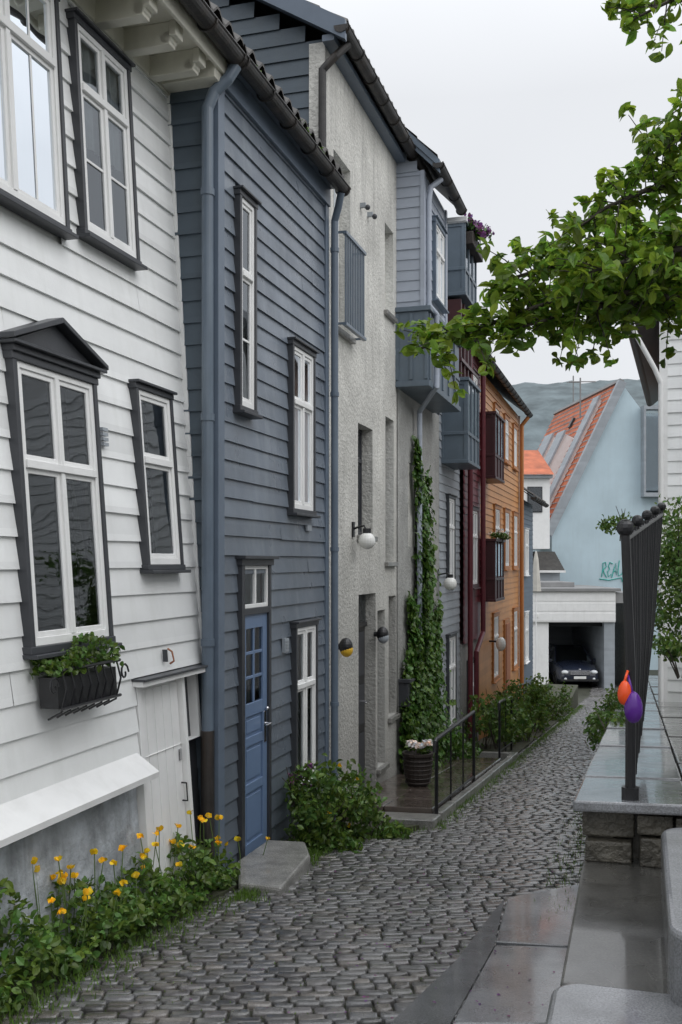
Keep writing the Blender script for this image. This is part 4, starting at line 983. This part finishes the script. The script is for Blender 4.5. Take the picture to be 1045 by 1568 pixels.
for a,b in zip(pts[:-1],pts[1:]):
    mt2='glass' if a is pts[0] or b is pts[-1] else 'carpaint'
    mb.poly([(-a[2],a[0],a[1]),(a[2],a[0],a[1]),(b[2],b[0],b[1]),(-b[2],b[0],b[1])],mt2)
    for sx in (1,-1): mb.poly([(sx*a[2],a[0],a[1]),(sx*b[2],b[0],b[1]),(sx*.84,b[0],1.0),(sx*.84,a[0],1.0)],'glass')
for sx in (1,-1):
    mb.tube([(sx*.8,1.2,1.02),(sx*.62,1.9,1.59),(sx*.63,2.4,1.65),(sx*.62,3.7,1.61),(sx*.78,4.25,1.02)],.035,'carpaint',8)
    mb.tube([(sx*.63,2.4,1.64),(sx*.84,2.45,1.02)],.03,'carpaint',8)
mb.poly([(-.7,1.6,.95),(.7,1.6,.95),(.55,2.4,1.3),(-.55,2.4,1.3)],'dark'); mb.build('cabin',Cr)
mb=MB(lambda x,y,z:(cx+x,yf+y,g0+z))
mb.box(-.42,.42,-.03,.02,.56,.74,'black')
for k in range(3): mb.box(-.41,.41,-.045,-.03,.59+k*.05,.61+k*.05,'chrome')
for sx in (1,-1):
    mb.ball((sx*.62,.06,.68),(.15,.09),'headlamp',14,8); mb.ball((sx*.6,.04,.4),(.07,.06),'headlamp',12,8)
    mb.box(sx*1.0-.1,sx*1.0+.1,1.3,1.4,1.0,1.14,'carpaint')
mb.box(-.26,.26,-.05,-.035,.4,.51,'plate'); mb.box(-.8,.8,-.02,.1,.3,.38,'rubber'); mb.ball((0,.0,.8),(.05,.04),'chrome'); mb.build('front_fascia',Cr,bevel=.006)
mb=MB(lambda x,y,z:(cx+x,yf+y,g0+z))
for sx in (-1,1):
    for y in (.85,3.5):
        mb.tube([(sx*.68,y,.32),(sx*.9,y,.32)],.32,'rubber',20); mb.tube([(sx*.9,y,.32),(sx*.91,y,.32)],.2,'chrome',16)
mb.build('wheels',Cr)
# ================================================================ camera, light, world
cam=bpy.data.cameras.new('camera'); cam.sensor_fit='VERTICAL'; cam.sensor_height=36; cam.sensor_width=24; cam.lens=35; cam.shift_y=76/1568; cam.clip_start=.05; cam.clip_end=6000
co=bpy.data.objects.new('camera',cam); scene.collection.objects.link(co); co.location=(0,0,0); co.rotation_euler=(math.radians(90),0,0); scene.camera=co
sd=Vector((.62,-.42,.66)).normalized()
sun=bpy.data.lights.new('sun','SUN'); sun.energy=.8; sun.angle=math.radians(50); sun.color=(1,.995,.985)
so=bpy.data.objects.new('sun',sun); scene.collection.objects.link(so); so.rotation_euler=sd.to_track_quat('Z','Y').to_euler(); so.location=(0,0,30)
w=bpy.data.worlds.new('World'); scene.world=w; w.use_nodes=True; nt=w.node_tree; nd=nt.nodes; lk=nt.links
bg=nd['Background']; bg.inputs[1].default_value=.1
sky=nd.new('ShaderNodeTexSky'); sky.sky_type='NISHITA'; sky.sun_disc=False; sky.sun_elevation=math.asin(sd.z); sky.sun_rotation=math.atan2(sd.x,sd.y); sky.dust_density=4
tc=nd.new('ShaderNodeTexCoord'); sp=nd.new('ShaderNodeSeparateXYZ'); lk.new(tc.outputs['Generated'],sp.inputs[0])
mr=nd.new('ShaderNodeMapRange'); mr.inputs[1].default_value=0.42; mr.inputs[2].default_value=.95; mr.inputs[3].default_value=9.0; mr.inputs[4].default_value=20; lk.new(sp.outputs[2],mr.inputs[0])
ns=nd.new('ShaderNodeTexNoise'); ns.inputs['Scale'].default_value=2.2; ns.inputs['Detail'].default_value=3; lk.new(tc.outputs['Generated'],ns.inputs['Vector'])
m2=nd.new('ShaderNodeMapRange'); m2.inputs[1].default_value=.3; m2.inputs[2].default_value=.7; m2.inputs[3].default_value=.93; m2.inputs[4].default_value=1.04; lk.new(ns.outputs[0],m2.inputs[0])
mm=nd.new('ShaderNodeMath'); mm.operation='MULTIPLY'; lk.new(mr.outputs[0],mm.inputs[0]); lk.new(m2.outputs[0],mm.inputs[1])
vs=nd.new('ShaderNodeVectorMath'); vs.operation='SCALE'; vs.inputs[0].default_value=(.97,.995,1.035); lk.new(mm.outputs[0],vs.inputs['Scale'])
mx=nd.new('ShaderNodeMix'); mx.data_type='RGBA'; mx.inputs[0].default_value=.94; lk.new(sky.outputs[0],mx.inputs[6]); lk.new(vs.outputs[0],mx.inputs[7]); lk.new(mx.outputs[2],bg.inputs[0])
scene.view_settings.view_transform='Standard'; scene.view_settings.look='None'; scene.view_settings.exposure=0
